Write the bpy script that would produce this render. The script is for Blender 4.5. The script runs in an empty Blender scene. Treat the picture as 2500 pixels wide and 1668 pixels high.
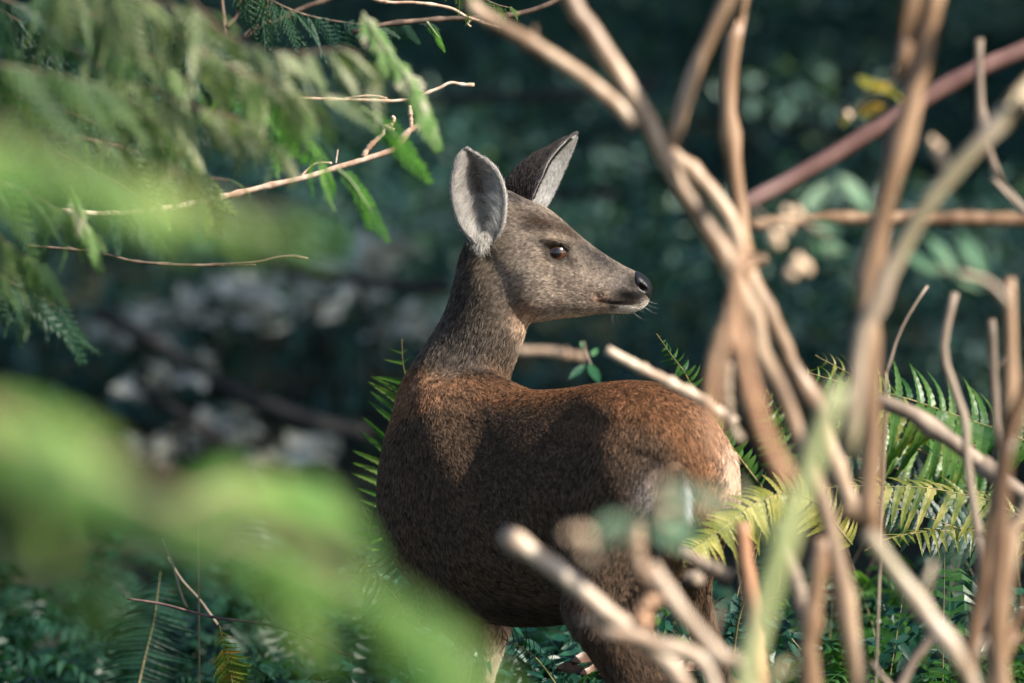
import bpy, bmesh, math, random
import numpy as np
from mathutils import Vector, Matrix, noise

sc = bpy.context.scene
RN = random.Random(11)
NP = np.random.RandomState(5)

# ------------------------------------------------------------------ camera
CAM = Vector((0.0, 0.0, 1.25))
PITCH = math.radians(2.0)
FPX = 200.0 / 36.0 * 2500.0
FW = Vector((0, math.cos(PITCH), -math.sin(PITCH)))
UPV = Vector((0, math.sin(PITCH), math.cos(PITCH)))

cam = bpy.data.cameras.new('camera')
camo = bpy.data.objects.new('camera', cam)
sc.collection.objects.link(camo)
camo.location = CAM
camo.rotation_euler = (math.radians(90) - PITCH, 0, 0)
cam.lens = 200.0
cam.sensor_width = 36.0
cam.clip_start = 0.1
cam.clip_end = 400.0
cam.dof.use_dof = True
cam.dof.focus_distance = 9.52
cam.dof.aperture_fstop = 2.9
sc.camera = camo

# ------------------------------------------------------------------ light
SUN_TO = Vector((0.72, -0.40, 0.60)).normalized()
SUN_EL = math.asin(SUN_TO.z)
SUN_AZ = math.atan2(SUN_TO.x, SUN_TO.y)
world = bpy.data.worlds.new('World')
sc.world = world
world.use_nodes = True
wn = world.node_tree.nodes
sky = wn.new('ShaderNodeTexSky')
sky.sky_type = 'NISHITA'
sky.sun_disc = False
sky.sun_elevation = SUN_EL
sky.sun_rotation = SUN_AZ
wn['Background'].inputs['Strength'].default_value = 0.088
world.node_tree.links.new(sky.outputs[0], wn['Background'].inputs['Color'])
sl = bpy.data.lights.new('sun', 'SUN')
sl.energy = 5.0
sl.angle = math.radians(0.5)
sl.color = (1.0, 0.92, 0.79)
so = bpy.data.objects.new('sun', sl)
sc.collection.objects.link(so)
so.rotation_euler = (-SUN_TO).to_track_quat('-Z', 'Y').to_euler()
so.location = (6, -2, 8)
sc.view_settings.view_transform = 'Standard'
sc.view_settings.look = 'None'
sc.view_settings.gamma = 1.0
sc.view_settings.exposure = 1.10
sc.view_settings.use_curve_mapping = False
sc.render.engine = 'CYCLES'
sc.cycles.max_bounces = 6
sc.cycles.diffuse_bounces = 3
sc.cycles.glossy_bounces = 2
sc.cycles.transmission_bounces = 4
sc.cycles.use_denoising = True
sc.cycles.sample_clamp_indirect = 4.0
try:
    sc.cycles_curves.shape = 'RIBBONS'
except Exception:
    pass

# ------------------------------------------------------------------ helpers
def W(px, py, y):
    """point at world depth y that lies along the direction (px, py) of the photograph"""
    d = FW + Vector((1, 0, 0)) * ((px - 1250.0) / FPX) + UPV * ((834.0 - py) / FPX)
    return CAM + d * (y / d.y)

def proj(P):
    """photo coordinates of an (n,3) array"""
    V = P - np.array(CAM)
    z = V @ np.array(FW)
    return 1250 + V[:, 0] / z * FPX, 834 - (V @ np.array(UPV)) / z * FPX

def c5(x, y): return (1150 + .5745 * x, .5745 * y)
def c6(x, y): return (1600 + .5855 * x, 750 + .5855 * y)
def c2(x, y): return (900 + .5536 * x, 800 + .5536 * y)
def c4(x, y): return (.5537 * x, 800 + .5537 * y)
def c3(x, y): return (.5319 * x, .5319 * y)
def ct(x, y): return (700 + .2553 * x, .2553 * y)
def ff(x, y): return (x, y)

def props(o, label=None, cat=None, group=None, kind=None):
    if label: o['label'] = label
    if cat: o['category'] = cat
    if group: o['group'] = group
    if kind: o['kind'] = kind
    return o

def link(o, parent=None):
    sc.collection.objects.link(o)
    if parent is not None:
        o.parent = parent
    return o

def thing(name, loc, label, cat, group=None):
    o = bpy.data.objects.new(name, None)
    o.empty_display_size = 0.1
    o.location = loc
    link(o)
    return props(o, label, cat, group)

def wloc(o):
    v = Vector((0, 0, 0))
    while o is not None:
        v += o.location
        o = o.parent
    return v

def mesh_obj(name, verts, faces, mat, parent=None, smooth=True, uv=None):
    """verts in world space; made local to the (unrotated) parent"""
    L = wloc(parent) if parent is not None else Vector((0, 0, 0))
    me = bpy.data.meshes.new(name)
    if isinstance(verts, np.ndarray):
        verts = (verts - np.array(L)).tolist()
    else:
        verts = [tuple(Vector(v) - L) for v in verts]
    me.from_pydata(verts, [], faces)
    if smooth:
        me.polygons.foreach_set('use_smooth', [True] * len(me.polygons))
    me.materials.append(mat)
    me.update()
    o = bpy.data.objects.new(name, me)
    return link(o, parent)

def catmull(pts, n):
    """resample list of tuples by Catmull-Rom to n points, evenly in parameter"""
    P = np.array([tuple(p) for p in pts], float)
    if len(P) == 2:
        t = np.linspace(0, 1, n)[:, None]
        return P[0] * (1 - t) + P[1] * t
    E = np.vstack([2 * P[0] - P[1], P, 2 * P[-1] - P[-2]])
    # chord-length spacing
    d = np.r_[0, np.cumsum(np.linalg.norm(np.diff(P[:, :3], axis=0), axis=1))]
    s = np.linspace(0, d[-1], n)
    out = []
    for q in s:
        k = min(max(int(np.searchsorted(d, q, 'right')) - 1, 0), len(P) - 2)
        t = (q - d[k]) / max(d[k + 1] - d[k], 1e-9)
        a, b, c, e = E[k], E[k + 1], E[k + 2], E[k + 3]
        out.append(.5 * ((2 * b) + (c - a) * t + (2 * a - 5 * b + 4 * c - e) * t * t + (3 * b - a - 3 * c + e) * t ** 3))
    return np.array(out)

def tube_geo(P, rad, K=8, seed=0, rough=0.0, V=None, F=None, cap=True):
    """tube along points P (n,3) with radii rad (n)"""
    V = [] if V is None else V
    F = [] if F is None else F
    n = len(P)
    base = len(V)
    up = Vector((0.13, 0.97, 0.21)).normalized()
    rr = random.Random(seed)
    prev = None
    for i in range(n):
        t = Vector(P[min(i + 1, n - 1)] - P[max(i - 1, 0)])
        if t.length < 1e-9: t = Vector((0, 0, 1))
        t.normalize()
        a = (up if prev is None else prev)
        a = (a - t * a.dot(t))
        if a.length < 1e-4: a = t.orthogonal()
        a.normalize(); prev = a
        b = t.cross(a)
        for k in range(K):
            th = 2 * math.pi * k / K
            r = rad[i] * (1 + rough * (rr.random() - .5))
            V.append(Vector(P[i]) + a * (math.cos(th) * r) + b * (math.sin(th) * r))
    for i in range(n - 1):
        for k in range(K):
            k2 = (k + 1) % K
            F.append((base + i * K + k, base + i * K + k2, base + (i + 1) * K + k2, base + (i + 1) * K + k))
    if cap:
        for i, flip in ((0, True), (n - 1, False)):
            c = len(V)
            V.append(Vector(P[i]))
            for k in range(K):
                k2 = (k + 1) % K
                q = (base + i * K + k, base + i * K + k2, c)
                F.append(q[::-1] if flip else q)
    return V, F

# ------------------------------------------------------------------ materials
def new_mat(name):
    m = bpy.data.materials.new(name)
    m.use_nodes = True
    nt = m.node_tree
    nt.nodes.clear()
    out = nt.nodes.new('ShaderNodeOutputMaterial')
    return m, nt, nt.nodes, nt.links, out

def leaf_mat(name, colors, scale=12.0, trans=0.45, rough=0.42, spec=0.4, tint=None, objvar=0.25):
    """leaf: glossy front plus light passing through; colour patches by noise, varied per object"""
    m, nt, N, L, out = new_mat(name)
    geo = N.new('ShaderNodeNewGeometry')
    oi = N.new('ShaderNodeObjectInfo')
    nz = N.new('ShaderNodeTexNoise'); nz.inputs['Scale'].default_value = scale
    nz.inputs['Detail'].default_value = 4
    L.new(geo.outputs['Position'], nz.inputs['Vector'])
    cr = N.new('ShaderNodeValToRGB')
    els = cr.color_ramp.elements
    els[0].position = 0.3; els[0].color = (*colors[0], 1)
    els[1].position = 0.72; els[1].color = (*colors[-1], 1)
    for i, c in enumerate(colors[1:-1]):
        e = els.new(0.3 + 0.42 * (i + 1) / (len(colors) - 1)); e.color = (*c, 1)
    ad = N.new('ShaderNodeMath'); ad.operation = 'MULTIPLY_ADD'
    L.new(oi.outputs['Random'], ad.inputs[0]); ad.inputs[1].default_value = objvar; 
    L.new(nz.outputs['Fac'], ad.inputs[2])
    sb = N.new('ShaderNodeMath'); sb.operation = 'SUBTRACT'; L.new(ad.outputs[0], sb.inputs[0]); sb.inputs[1].default_value = objvar / 2
    L.new(sb.outputs[0], cr.inputs['Fac'])
    p = N.new('ShaderNodeBsdfPrincipled')
    p.inputs['Roughness'].default_value = rough
    p.inputs['Specular IOR Level'].default_value = spec
    L.new(cr.outputs['Color'], p.inputs['Base Color'])
    tr = N.new('ShaderNodeBsdfTranslucent')
    mx = N.new('ShaderNodeMix'); mx.data_type = 'RGBA'; mx.blend_type = 'MULTIPLY'
    mx.inputs['Factor'].default_value = 1.0
    L.new(cr.outputs['Color'], mx.inputs['A'])
    mx.inputs['B'].default_value = (*(tint or (1.5, 1.7, 0.6)), 1)
    L.new(mx.outputs['Result'], tr.inputs['Color'])
    ms = N.new('ShaderNodeMixShader'); ms.inputs[0].default_value = trans
    L.new(p.outputs[0], ms.inputs[1]); L.new(tr.outputs[0], ms.inputs[2])
    L.new(ms.outputs[0], out.inputs['Surface'])
    bp = N.new('ShaderNodeBump'); bp.inputs['Strength'].default_value = .25; bp.inputs['Distance'].default_value = .002
    n2 = N.new('ShaderNodeTexNoise'); n2.inputs['Scale'].default_value = 160
    L.new(geo.outputs['Position'], n2.inputs['Vector'])
    L.new(n2.outputs['Fac'], bp.inputs['Height']); L.new(bp.outputs[0], p.inputs['Normal'])
    return m

def bark_mat(name, colors, scale=30.0, rough=0.6, spec=0.35, stretch=6.0, bump=.35, patch=None, patch_amt=.6):
    m, nt, N, L, out = new_mat(name)
    geo = N.new('ShaderNodeNewGeometry')
    oi = N.new('ShaderNodeObjectInfo')
    mp = N.new('ShaderNodeMapping'); mp.inputs['Scale'].default_value = (1, 1, 1.0 / stretch)
    L.new(geo.outputs['Position'], mp.inputs['Vector'])
    nz = N.new('ShaderNodeTexNoise'); nz.inputs['Scale'].default_value = scale; nz.inputs['Detail'].default_value = 6
    L.new(mp.outputs[0], nz.inputs['Vector'])
    cr = N.new('ShaderNodeValToRGB'); els = cr.color_ramp.elements
    els[0].position = .32; els[0].color = (*colors[0], 1)
    els[1].position = .7; els[1].color = (*colors[-1], 1)
    for i, c in enumerate(colors[1:-1]):
        e = els.new(.32 + .38 * (i + 1) / (len(colors) - 1)); e.color = (*c, 1)
    L.new(nz.outputs['Fac'], cr.inputs['Fac'])
    col = cr.outputs['Color']
    if patch:
        n3 = N.new('ShaderNodeTexNoise'); n3.inputs['Scale'].default_value = 9; n3.inputs['Detail'].default_value = 3
        L.new(geo.outputs['Position'], n3.inputs['Vector'])
        mr = N.new('ShaderNodeMapRange'); mr.inputs['From Min'].default_value = .5; mr.inputs['From Max'].default_value = .62
        mr.inputs['To Max'].default_value = patch_amt
        L.new(n3.outputs['Fac'], mr.inputs['Value'])
        mx = N.new('ShaderNodeMix'); mx.data_type = 'RGBA'
        L.new(mr.outputs[0], mx.inputs['Factor']); L.new(col, mx.inputs['A']); mx.inputs['B'].default_value = (*patch, 1)
        col = mx.outputs['Result']
    p = N.new('ShaderNodeBsdfPrincipled')
    p.inputs['Roughness'].default_value = rough
    p.inputs['Specular IOR Level'].default_value = spec
    L.new(col, p.inputs['Base Color'])
    bp = N.new('ShaderNodeBump'); bp.inputs['Strength'].default_value = bump; bp.inputs['Distance'].default_value = .003
    L.new(nz.outputs['Fac'], bp.inputs['Height']); L.new(bp.outputs[0], p.inputs['Normal'])
    L.new(p.outputs[0], out.inputs['Surface'])
    return m

def plain_mat(name, col, rough=.5, spec=.5, coat=0.0):
    m, nt, N, L, out = new_mat(name)
    p = N.new('ShaderNodeBsdfPrincipled')
    p.inputs['Base Color'].default_value = (*col, 1)
    p.inputs['Roughness'].default_value = rough
    p.inputs['Specular IOR Level'].default_value = spec
    p.inputs['Coat Weight'].default_value = coat
    p.inputs['Coat Roughness'].default_value = .03
    L.new(p.outputs[0], out.inputs['Surface'])
    return m
# ================================================================== ground, hillside, forest behind
def hz(x, y):
    r = max(0.0, y - 15.0)
    h = .17 * r - .17 * 2.0 * (1 - math.exp(-r / 2.0))
    h += .05 * noise.noise(Vector((x * .5, y * .5, 0))) * min(1, abs(y - 3) / 8) + .25 * noise.noise(Vector((x * .16, y * .16, 3))) * min(1, r / 8)
    return h + (.02 * noise.noise(Vector((x * 3, y * 3, 1))))
xs = np.concatenate([np.linspace(-70, -8, 24), np.linspace(-7.5, 7.5, 90), np.linspace(8, 70, 24)])
ys = np.concatenate([np.linspace(-12, 5, 18), np.linspace(5.3, 24, 100), np.linspace(25, 130, 50)])
gv = [(x, y, hz(x, y)) for y in ys for x in xs]
nx = len(xs)
gf = [(j * nx + i, j * nx + i + 1, (j + 1) * nx + i + 1, (j + 1) * nx + i) for j in range(len(ys) - 1) for i in range(nx - 1)]
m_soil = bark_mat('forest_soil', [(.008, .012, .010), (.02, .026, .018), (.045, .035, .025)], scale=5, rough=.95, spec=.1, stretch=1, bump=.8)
gr = mesh_obj('ground', gv, gf, m_soil)
props(gr, kind='structure', label='dark forest floor rising to a hillside behind the deer')

M_dark = leaf_mat('leaves_shade', [(.010, .048, .050), (.022, .082, .078), (.060, .135, .112)], scale=1.6, trans=.30, rough=.5)  # teal cast of the forest shade put into these two leaf colours
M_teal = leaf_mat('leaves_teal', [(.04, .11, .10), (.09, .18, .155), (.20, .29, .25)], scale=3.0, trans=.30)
M_grey = leaf_mat('dead_leaves', [(.42, .43, .36), (.60, .59, .50), (.80, .76, .62)], scale=4.0, trans=.15, tint=(1, 1, 1))  # extra pale: sunlight on the clumps put into the leaf colour

def leaf_cloud(centres, per, rx, rz, size, V, F, flat=.5, asp=.45):
    """leaf blades (bent quads) scattered in ellipsoids; centres (x,y,z,scale)"""
    for (cx, cy, cz, s) in centres:
        k = int(per * s)
        for _ in range(k):
            d = Vector((RN.gauss(0, 1), RN.gauss(0, 1), RN.gauss(0, 1))).normalized() * (RN.random() ** .4)
            p = Vector((cx + d.x * rx * s, cy + d.y * rx * s, cz + d.z * rz * s))
            a = Vector((RN.gauss(0, 1), RN.gauss(0, 1), RN.gauss(0, flat))).normalized()
            b = a.cross(Vector((RN.gauss(0, .6), RN.gauss(0, .6), 1))).normalized()
            L_ = size * (.6 + .9 * RN.random()); w = L_ * asp * .5
            n = a.cross(b) * (L_ * .12)
            i = len(V)
            V.extend([p - a * L_ * .5, p + b * w + n * 0, p + a * L_ * .5 - n, p - b * w])
            F.append((i, i + 1, i + 2)); F.append((i, i + 2, i + 3))

# the mass of understorey on the hillside: nobody could count it
V, F = [], []
cl = []
for _ in range(430):
    y = 18.0 + 24 * RN.random() ** 1.1
    x = RN.uniform(-1, 1) * (1.6 + y * .13)
    s = RN.uniform(.5, 1.3) * (.5 + y * .03)
    cl.append((x, y, hz(x, y) + .25 * s, s))
leaf_cloud(cl, 260, .7, .36, .075, V, F, flat=.9)
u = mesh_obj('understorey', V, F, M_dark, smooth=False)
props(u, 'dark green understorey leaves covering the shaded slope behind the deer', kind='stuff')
V, F = [], []
cl = []
for _ in range(150):
    y = 17.5 + 14 * RN.random()
    x = RN.uniform(-1, 1) * (.8 + y * .1)
    cl.append((x, y, hz(x, y) + RN.uniform(.1, .9), RN.uniform(.4, .9)))
leaf_cloud(cl, 120, .6, .22, .06, V, F, flat=.7)
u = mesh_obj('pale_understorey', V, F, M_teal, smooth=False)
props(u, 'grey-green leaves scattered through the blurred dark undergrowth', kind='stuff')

# big conifers out of view; those at right added to shade the slope
M_bark = bark_mat('conifer_bark', [(.03, .022, .018), (.08, .055, .04), (.14, .10, .075)], scale=14, stretch=8, bump=.8)
M_need = leaf_mat('conifer_needles', [(.010, .035, .022), (.02, .06, .03), (.04, .085, .04)], scale=1.2, trans=.3)
def crown_mesh(seed, H=17, R0=3.0, base=2.6, n=9000):
    r = random.Random(seed); V, F = [], []
    nb = 90
    for b in range(nb):
        z = base + (H - base) * (b + r.random()) / nb
        rad = R0 * (1 - (z - base) / (H - base)) ** .75 * (.7 + .5 * r.random()) + .3
        az = r.random() * 6.283
        for k in range(int(n / nb * (.5 + rad / R0))):
            t = r.random() ** .6
            p = Vector((math.cos(az) * rad * t, math.sin(az) * rad * t, z - .35 * rad * t * t))
            sp = .16 + .42 * t * (1 - t) * 2
            p += Vector((r.gauss(0, sp), r.gauss(0, sp), r.gauss(0, .10) - .1))
            a = Vector((math.cos(az) + r.gauss(0, .7), math.sin(az) + r.gauss(0, .7), -.4)).normalized()
            c = a.cross(Vector((r.gauss(0, .3), r.gauss(0, .3), 1))).normalized()
            L_ = r.uniform(.18, .38); w = L_ * .24
            i = len(V); V.extend([p - a * L_ * .5, p + c * w, p + a * L_ * .5, p - c * w]); F += [(i, i + 1, i + 2), (i, i + 2, i + 3)]
    return V, F
crowns = []
for s_ in (1, 2):
    V, F = crown_mesh(s_)
    me = bpy.data.meshes.new('crown'); me.from_pydata([tuple(v) for v in V], [], F); me.materials.append(M_need); crowns.append(me)
TP = [np.array((0, 0, z)) for z in np.linspace(-.3, 16.5, 14)]
tv_, tf_ = tube_geo(TP, list(np.linspace(.30, .03, 14)), 12, rough=.08)
trunk_me = bpy.data.meshes.new('trunk'); trunk_me.from_pydata([tuple(v) for v in tv_], [], tf_); trunk_me.materials.append(M_bark)
TREES = [
 (7.6, 14.2, 1.0, 'conifer nearest the deer on the right slope, dark needled'),
 (10.8, 17.9, 1.0, 'second conifer up the right slope, broad crowned'),
 (6.6, 20.6, 1.05, 'conifer standing where the right slope steepens'),
 (10.8, 22.4, 1.2, 'tall conifer at the far right edge of the slope'),
 (7.4, 26.4, 1.1, 'conifer high on the right slope above the steep part'),
 (5.2, 31.5, 1.15, 'conifer at the top right of the hillside'),
 (-6.2, 24.5, 1.1, 'conifer on the left of the hillside'),
 (-8.0, 15.5, .9, 'smaller conifer on the low left slope'),
 (.6, 41.0, 1.2, 'conifer far up the hill directly behind the deer'),
 (-4.5, 38.0, 1.2, 'conifer far up the hill behind the cedar branches'),
]
for i, (x, y, s, lb) in enumerate(TREES):
    t = thing('conifer_tree', (x, y, hz(x, y)), lb, 'tree', 'conifers on the hillside')
    t.scale = (s, s, s); t.rotation_euler = (0, 0, RN.random() * 6)
    link(bpy.data.objects.new('crown', crowns[i % 2]), t)
    link(bpy.data.objects.new('trunk', trunk_me), t)

# dead branches, pale leaf piles and a few shrubs told apart in the blur
M_dead = bark_mat('dead_wood', [(.005, .006, .007), (.012, .012, .012), (.028, .025, .023)], scale=20, stretch=3)
M_pink = bark_mat('reddish_wood', [(.11, .055, .05), (.21, .115, .10), (.33, .21, .19)], scale=10, stretch=3, rough=.5)
def branch_thing(name, label, cat, y, wpx, pts, mat, n=30, group=None, taper=.75, rough=.12, dy=0.0, ground=False, parent=None, nodes=0, K=10):
    P = []
    m = len(pts)
    for i, q in enumerate(pts):
        yy = q[2] if len(q) > 2 else y + dy * i / max(1, m - 1)
        P.append(W(q[0], q[1], yy))
    # stems that leave the view go on beyond it
    out_ = lambda q: q[1] < -5 or q[0] > 2500 or q[0] < -20 or q[1] > 1675
    if out_(pts[0]):
        d0 = (P[0] - P[1]); P.insert(0, P[0] + d0.normalized() * (.8 if wpx > 20 else .3) + Vector((0, 0, .03))); n += 8
    if not ground and out_(pts[-1]):
        d0 = (P[-1] - P[-2]); P.append(P[-1] + d0.normalized() * (.8 if wpx > 20 else .3)); n += 8
    if ground:
        a, b = P[-2], P[-1]
        d = (b - a)
        if d.z < -1e-4:
            kx = max(-.5, min(.5, d.x / -d.z))
            e = b.copy(); e.x += kx * b.z * .6; e.z = hz(e.x, e.y) - .03
            mid = (b + e) / 2; mid.x += kx * b.z * .12
            P += [mid, e]
            n += 14
    PP = catmull([tuple(p) for p in P], n)
    yref = np.mean([p.y for p in P])
    r0 = wpx / 2 / FPX * yref
    rr = random.Random(len(label or "f") * 7 + int(wpx) + int(PP[0][0] * 1000))
    rad = [r0 * (1 - (1 - taper) * (1 - i / (n - 1))) * (1 + rr.uniform(-.04, .04)) for i in range(n)]
    for _ in range(nodes):
        k = rr.randrange(1, n - 1); rad[k] *= 1.36
    for i in range(n):
        PP[i] += np.array((rr.gauss(0, 1), rr.gauss(0, 1), rr.gauss(0, .6))) * r0 * .035
    V, F = tube_geo(PP, rad, K, seed=int(wpx), rough=rough)
    if parent is None:
        root = thing(name, Vector(PP[-1]) if not ground else Vector((PP[-1][0], PP[-1][1], 0)), label, cat, group)
        o = mesh_obj('stem', V, F, mat, root)
        return root, PP, rad
    o = mesh_obj(name, V, F, mat, parent)
    return o, PP, rad

def plain_branch(label, cat, name, y, wpx, pts, mat, **k):
    """a thing that is one mesh"""
    dummy = bpy.data.objects.new('tmp', None); sc.collection.objects.link(dummy)
    o, PP, rad = branch_thing(name, label, cat, y, wpx, pts, mat, parent=dummy, **k)
    o.parent = None
    bpy.data.objects.remove(dummy)
    props(o, label, cat, k.get('group'))
    return o

for lb, y, w, pts in [
    ('dark dead bough drooping behind the bare twig at left', 15.5, 34, [(560, 600), (760, 660), (920, 690), (1110, 705)]),
    ('dark dead bough slanting down from the black hollow at left', 15, 44, [(230, 760), (400, 850), (560, 950), (760, 1030), (900, 1060)]),
    ('short dark bough below the slanting one at left', 14.5, 36, [(330, 930), (450, 1020), (560, 1100), (640, 1200)]),
    ('long dark bough running level behind the doe\'s ears', 16, 30, [(960, 240), (1150, 236), (1350, 232), (1600, 200)]),
    ('dark bough behind the throat and hanging twig', 17, 26, [(1050, 560), (1200, 500), (1420, 470), (1500, 480)]),
]:
    plain_branch(lb, 'dead branch', 'dead_branch', y + 2.0, w * 1.0, pts, M_dead, group='dark dead boughs in the background')

for lb, x0, y0, yy, s in [
    ('pale grey dead leaves hanging beside the left twig tip', 870, 650, 15.5, .62),
    ('largest clump of pale dead leaves, left of the neck', 740, 735, 16, .85),
    ('pale dead leaves above the dark slanting bough', 500, 745, 16, .75),
    ('warm beige dead leaves beneath the slanting bough', 410, 930, 14.5, .45),
    ('greyish dead leaves just above the near green spray', 720, 1120, 15, .4),
    ('grey dead leaves beside the left edge of the neck', 1010, 790, 15.5, .45),
    ('dim grey leaves left of the slanting bough', 330, 800, 15.5, .55),
    ('dim grey leaves low behind the near spray', 470, 1080, 15, .6),
]:
    yy += 2.5
    c = W(x0, y0, yy); V, F = [], []
    leaf_cloud([(c.x, c.y, c.z, 1.0), (c.x + .15 * s, c.y + .1, c.z + .07 * s, .8), (c.x - .22 * s, c.y, c.z - .05 * s, .7)], 22 * s + 8, .24 * s, .12 * s, .09, V, F, flat=.6, asp=.6)
    # a thin stalk down to the slope carries the clump
    base = Vector((c.x, c.y + .2, hz(c.x, c.y + .2) - .05))
    root = thing('dead_shrub', base, lb, 'shrub', 'pale dead shrubs in the background')
    mesh_obj('leaves', V, F, M_grey, root, smooth=False)
    sv, sf = tube_geo(catmull([tuple(base), tuple((base + c) / 2 + Vector((.05, 0, 0))), tuple(c)], 8), [.012] * 8, 6)
    mesh_obj('stalk', sv, sf, M_dead, root)
# ================================================================== the deer
FAST_DEER = False
DY = 9.60                      # depth of the head's mid plane
deer = thing('deer', (0.03, 9.4, 0.0), 'brown black-tailed doe standing with her head turned back to the right', 'deer')

def loft(rings, V, F):
    b = len(V); K = len(rings[0])
    for r in rings:
        V.extend(r)
    n = len(rings)
    for i in range(n - 1):
        for k in range(K):
            k2 = (k + 1) % K
            F.append((b + i * K + k, b + i * K + k2, b + (i + 1) * K + k2, b + (i + 1) * K + k))
    for i, flip in ((0, True), (n - 1, False)):
        c = len(V)
        V.append(sum((Vector(v) for v in rings[i]), Vector()) / K)
        for k in range(K):
            k2 = (k + 1) % K
            q = (b + i * K + k, b + i * K + k2, c)
            F.append(q[::-1] if flip else q)

def interp_st(st, m):
    return catmull(st, m)

def pair_rings(st, m=40, K=28, kw=0.0, pw=1.0):
    """st: (x1,y1, x2,y2, depth, halfwidth[, kw]) - two silhouette points per ring; ring lies across Y"""
    S = interp_st([(*s[:6], s[6] if len(s) > 6 else kw) for s in st], m)
    rings = []
    for s in S:
        A = W(s[0], s[1], s[4]); B = W(s[2], s[3], s[4])
        c = (A + B) / 2; h = (A - B) / 2
        ring = []
        for k in range(K):
            th = 2 * math.pi * k / K
            hh = math.cos(th)
            sx = math.sin(th)
            sx = math.copysign(abs(sx) ** pw, sx)
            ring.append(c + h * hh + Vector((0, 1, 0)) * (s[5] * sx * (1 + s[6] * hh)))
        rings.append(ring)
    return rings

V, F = [], []
# ---- torso: (cx, top, bottom, halfwidth, depth, heading deg)
T = [(985, 1040, 1290, .030, 9.74, 52), (1008, 975, 1345, .068, 9.71, 52), (1035, 925, 1395, .098, 9.67, 52),
     (1078, 899, 1445, .128, 9.62, 50), (1130, 890, 1485, .138, 9.57, 48), (1200, 915, 1512, .145, 9.52, 47),
     (1280, 950, 1525, .152, 9.46, 46), (1370, 950, 1520, .155, 9.39, 45), (1460, 936, 1500, .153, 9.32, 45),
     (1550, 929, 1470, .150, 9.25, 45), (1620, 944, 1430, .142, 9.19, 45), (1680, 985, 1380, .118, 9.14, 45),
     (1708, 1030, 1340, .088, 9.12, 45), (1726, 1085, 1300, .045, 9.10, 45)]
S = catmull(T, 60)
rings = []
KT = 48
for s in S:
    zt = W(s[0], s[1], s[4]).z; zb = W(s[0], s[2], s[4]).z
    c = W(s[0], 834, s[4]); cx, cy = c.x, c.y
    zc = (zt + zb) / 2; hzr = (zt - zb) / 2
    t = math.radians(s[5]); lx, ly = math.sin(t), math.cos(t)
    ring = []
    for k in range(KT):
        th = 2 * math.pi * k / KT
        h = math.cos(th); w = math.sin(th)
        aa = s[3] * w * (1 - .20 * h)
        ring.append(Vector((cx + lx * aa, cy + ly * aa, zc + hzr * h)))
    rings.append(ring)
loft(rings, V, F)

# ---- neck and head in the profile plane
neck = [(1180, 520, 1300, 720, DY, .048), (1150, 565, 1300, 765, DY, .054), (1121, 630, 1288, 800, DY, .056),
        (1105, 695, 1276, 838, DY + .005, .056), (1086, 757, 1266, 868, DY + .01, .058), (1052, 820, 1250, 908, DY + .02, .064),
        (1012, 885, 1240, 955, DY + .03, .078), (972, 955, 1232, 1010, DY + .04, .092), (955, 1050, 1200, 1110, DY + .05, .10)]
loft(pair_rings(neck, 34, 32, kw=-.12), V, F)
head = [(1172, 500, 1180, 640, DY, .030), (1186, 476, 1205, 720, DY, .050), (1232, 464, 1245, 770, DY, .062, .05), (1282, 486, 1302, 786, DY, .066, .10),
        (1332, 507, 1352, 780, DY, .066, .18), (1369, 535, 1388, 776, DY, .060, .22), (1402, 564, 1415, 774, DY, .051, .12),
        (1440, 595, 1448, 769, DY, .042, .0), (1485, 627, 1485, 765, DY, .035, -.04), (1527, 651, 1520, 766, DY, .031, -.05),
        (1554, 664, 1545, 765, DY, .0295, .0), (1574, 676, 1567, 754, DY, .0265, .0), (1584, 686, 1578, 746, DY, .0215, .0),
        (1589, 700, 1586, 732, DY, .012, .0)]
loft(pair_rings(head, 56, 36, pw=.92), V, F)
# cheek mass
ck = [(1215, 560, 1235, 740, DY - .030, .030), (1260, 575, 1270, 765, DY - .036, .034), (1310, 600, 1315, 760, DY - .036, .032), (1370, 640, 1370, 750, DY - .028, .026), (1420, 665, 1420, 745, DY - .018, .02)]
for sgn in (1, -1):
    st = [(a, b, c, d, DY + sgn * (DY - e) * -1 if sgn < 0 else e, f) for a, b, c, d, e, f in ck]
    st = [(a, b, c, d, (e if sgn > 0 else 2 * DY - e), f) for a, b, c, d, e, f in ck]
    loft(pair_rings(st, 20, 20), V, F)
# brow ridges
for sgn in (1, -1):
    st = [(1300, 560, 1300, 620, DY - sgn * .046, .012), (1335, 562, 1335, 610, DY - sgn * .056, .014), (1370, 572, 1372, 606, DY - sgn * .052, .013), (1400, 590, 1400, 620, DY - sgn * .040, .010)]
    loft(pair_rings(st, 14, 14), V, F)
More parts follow.
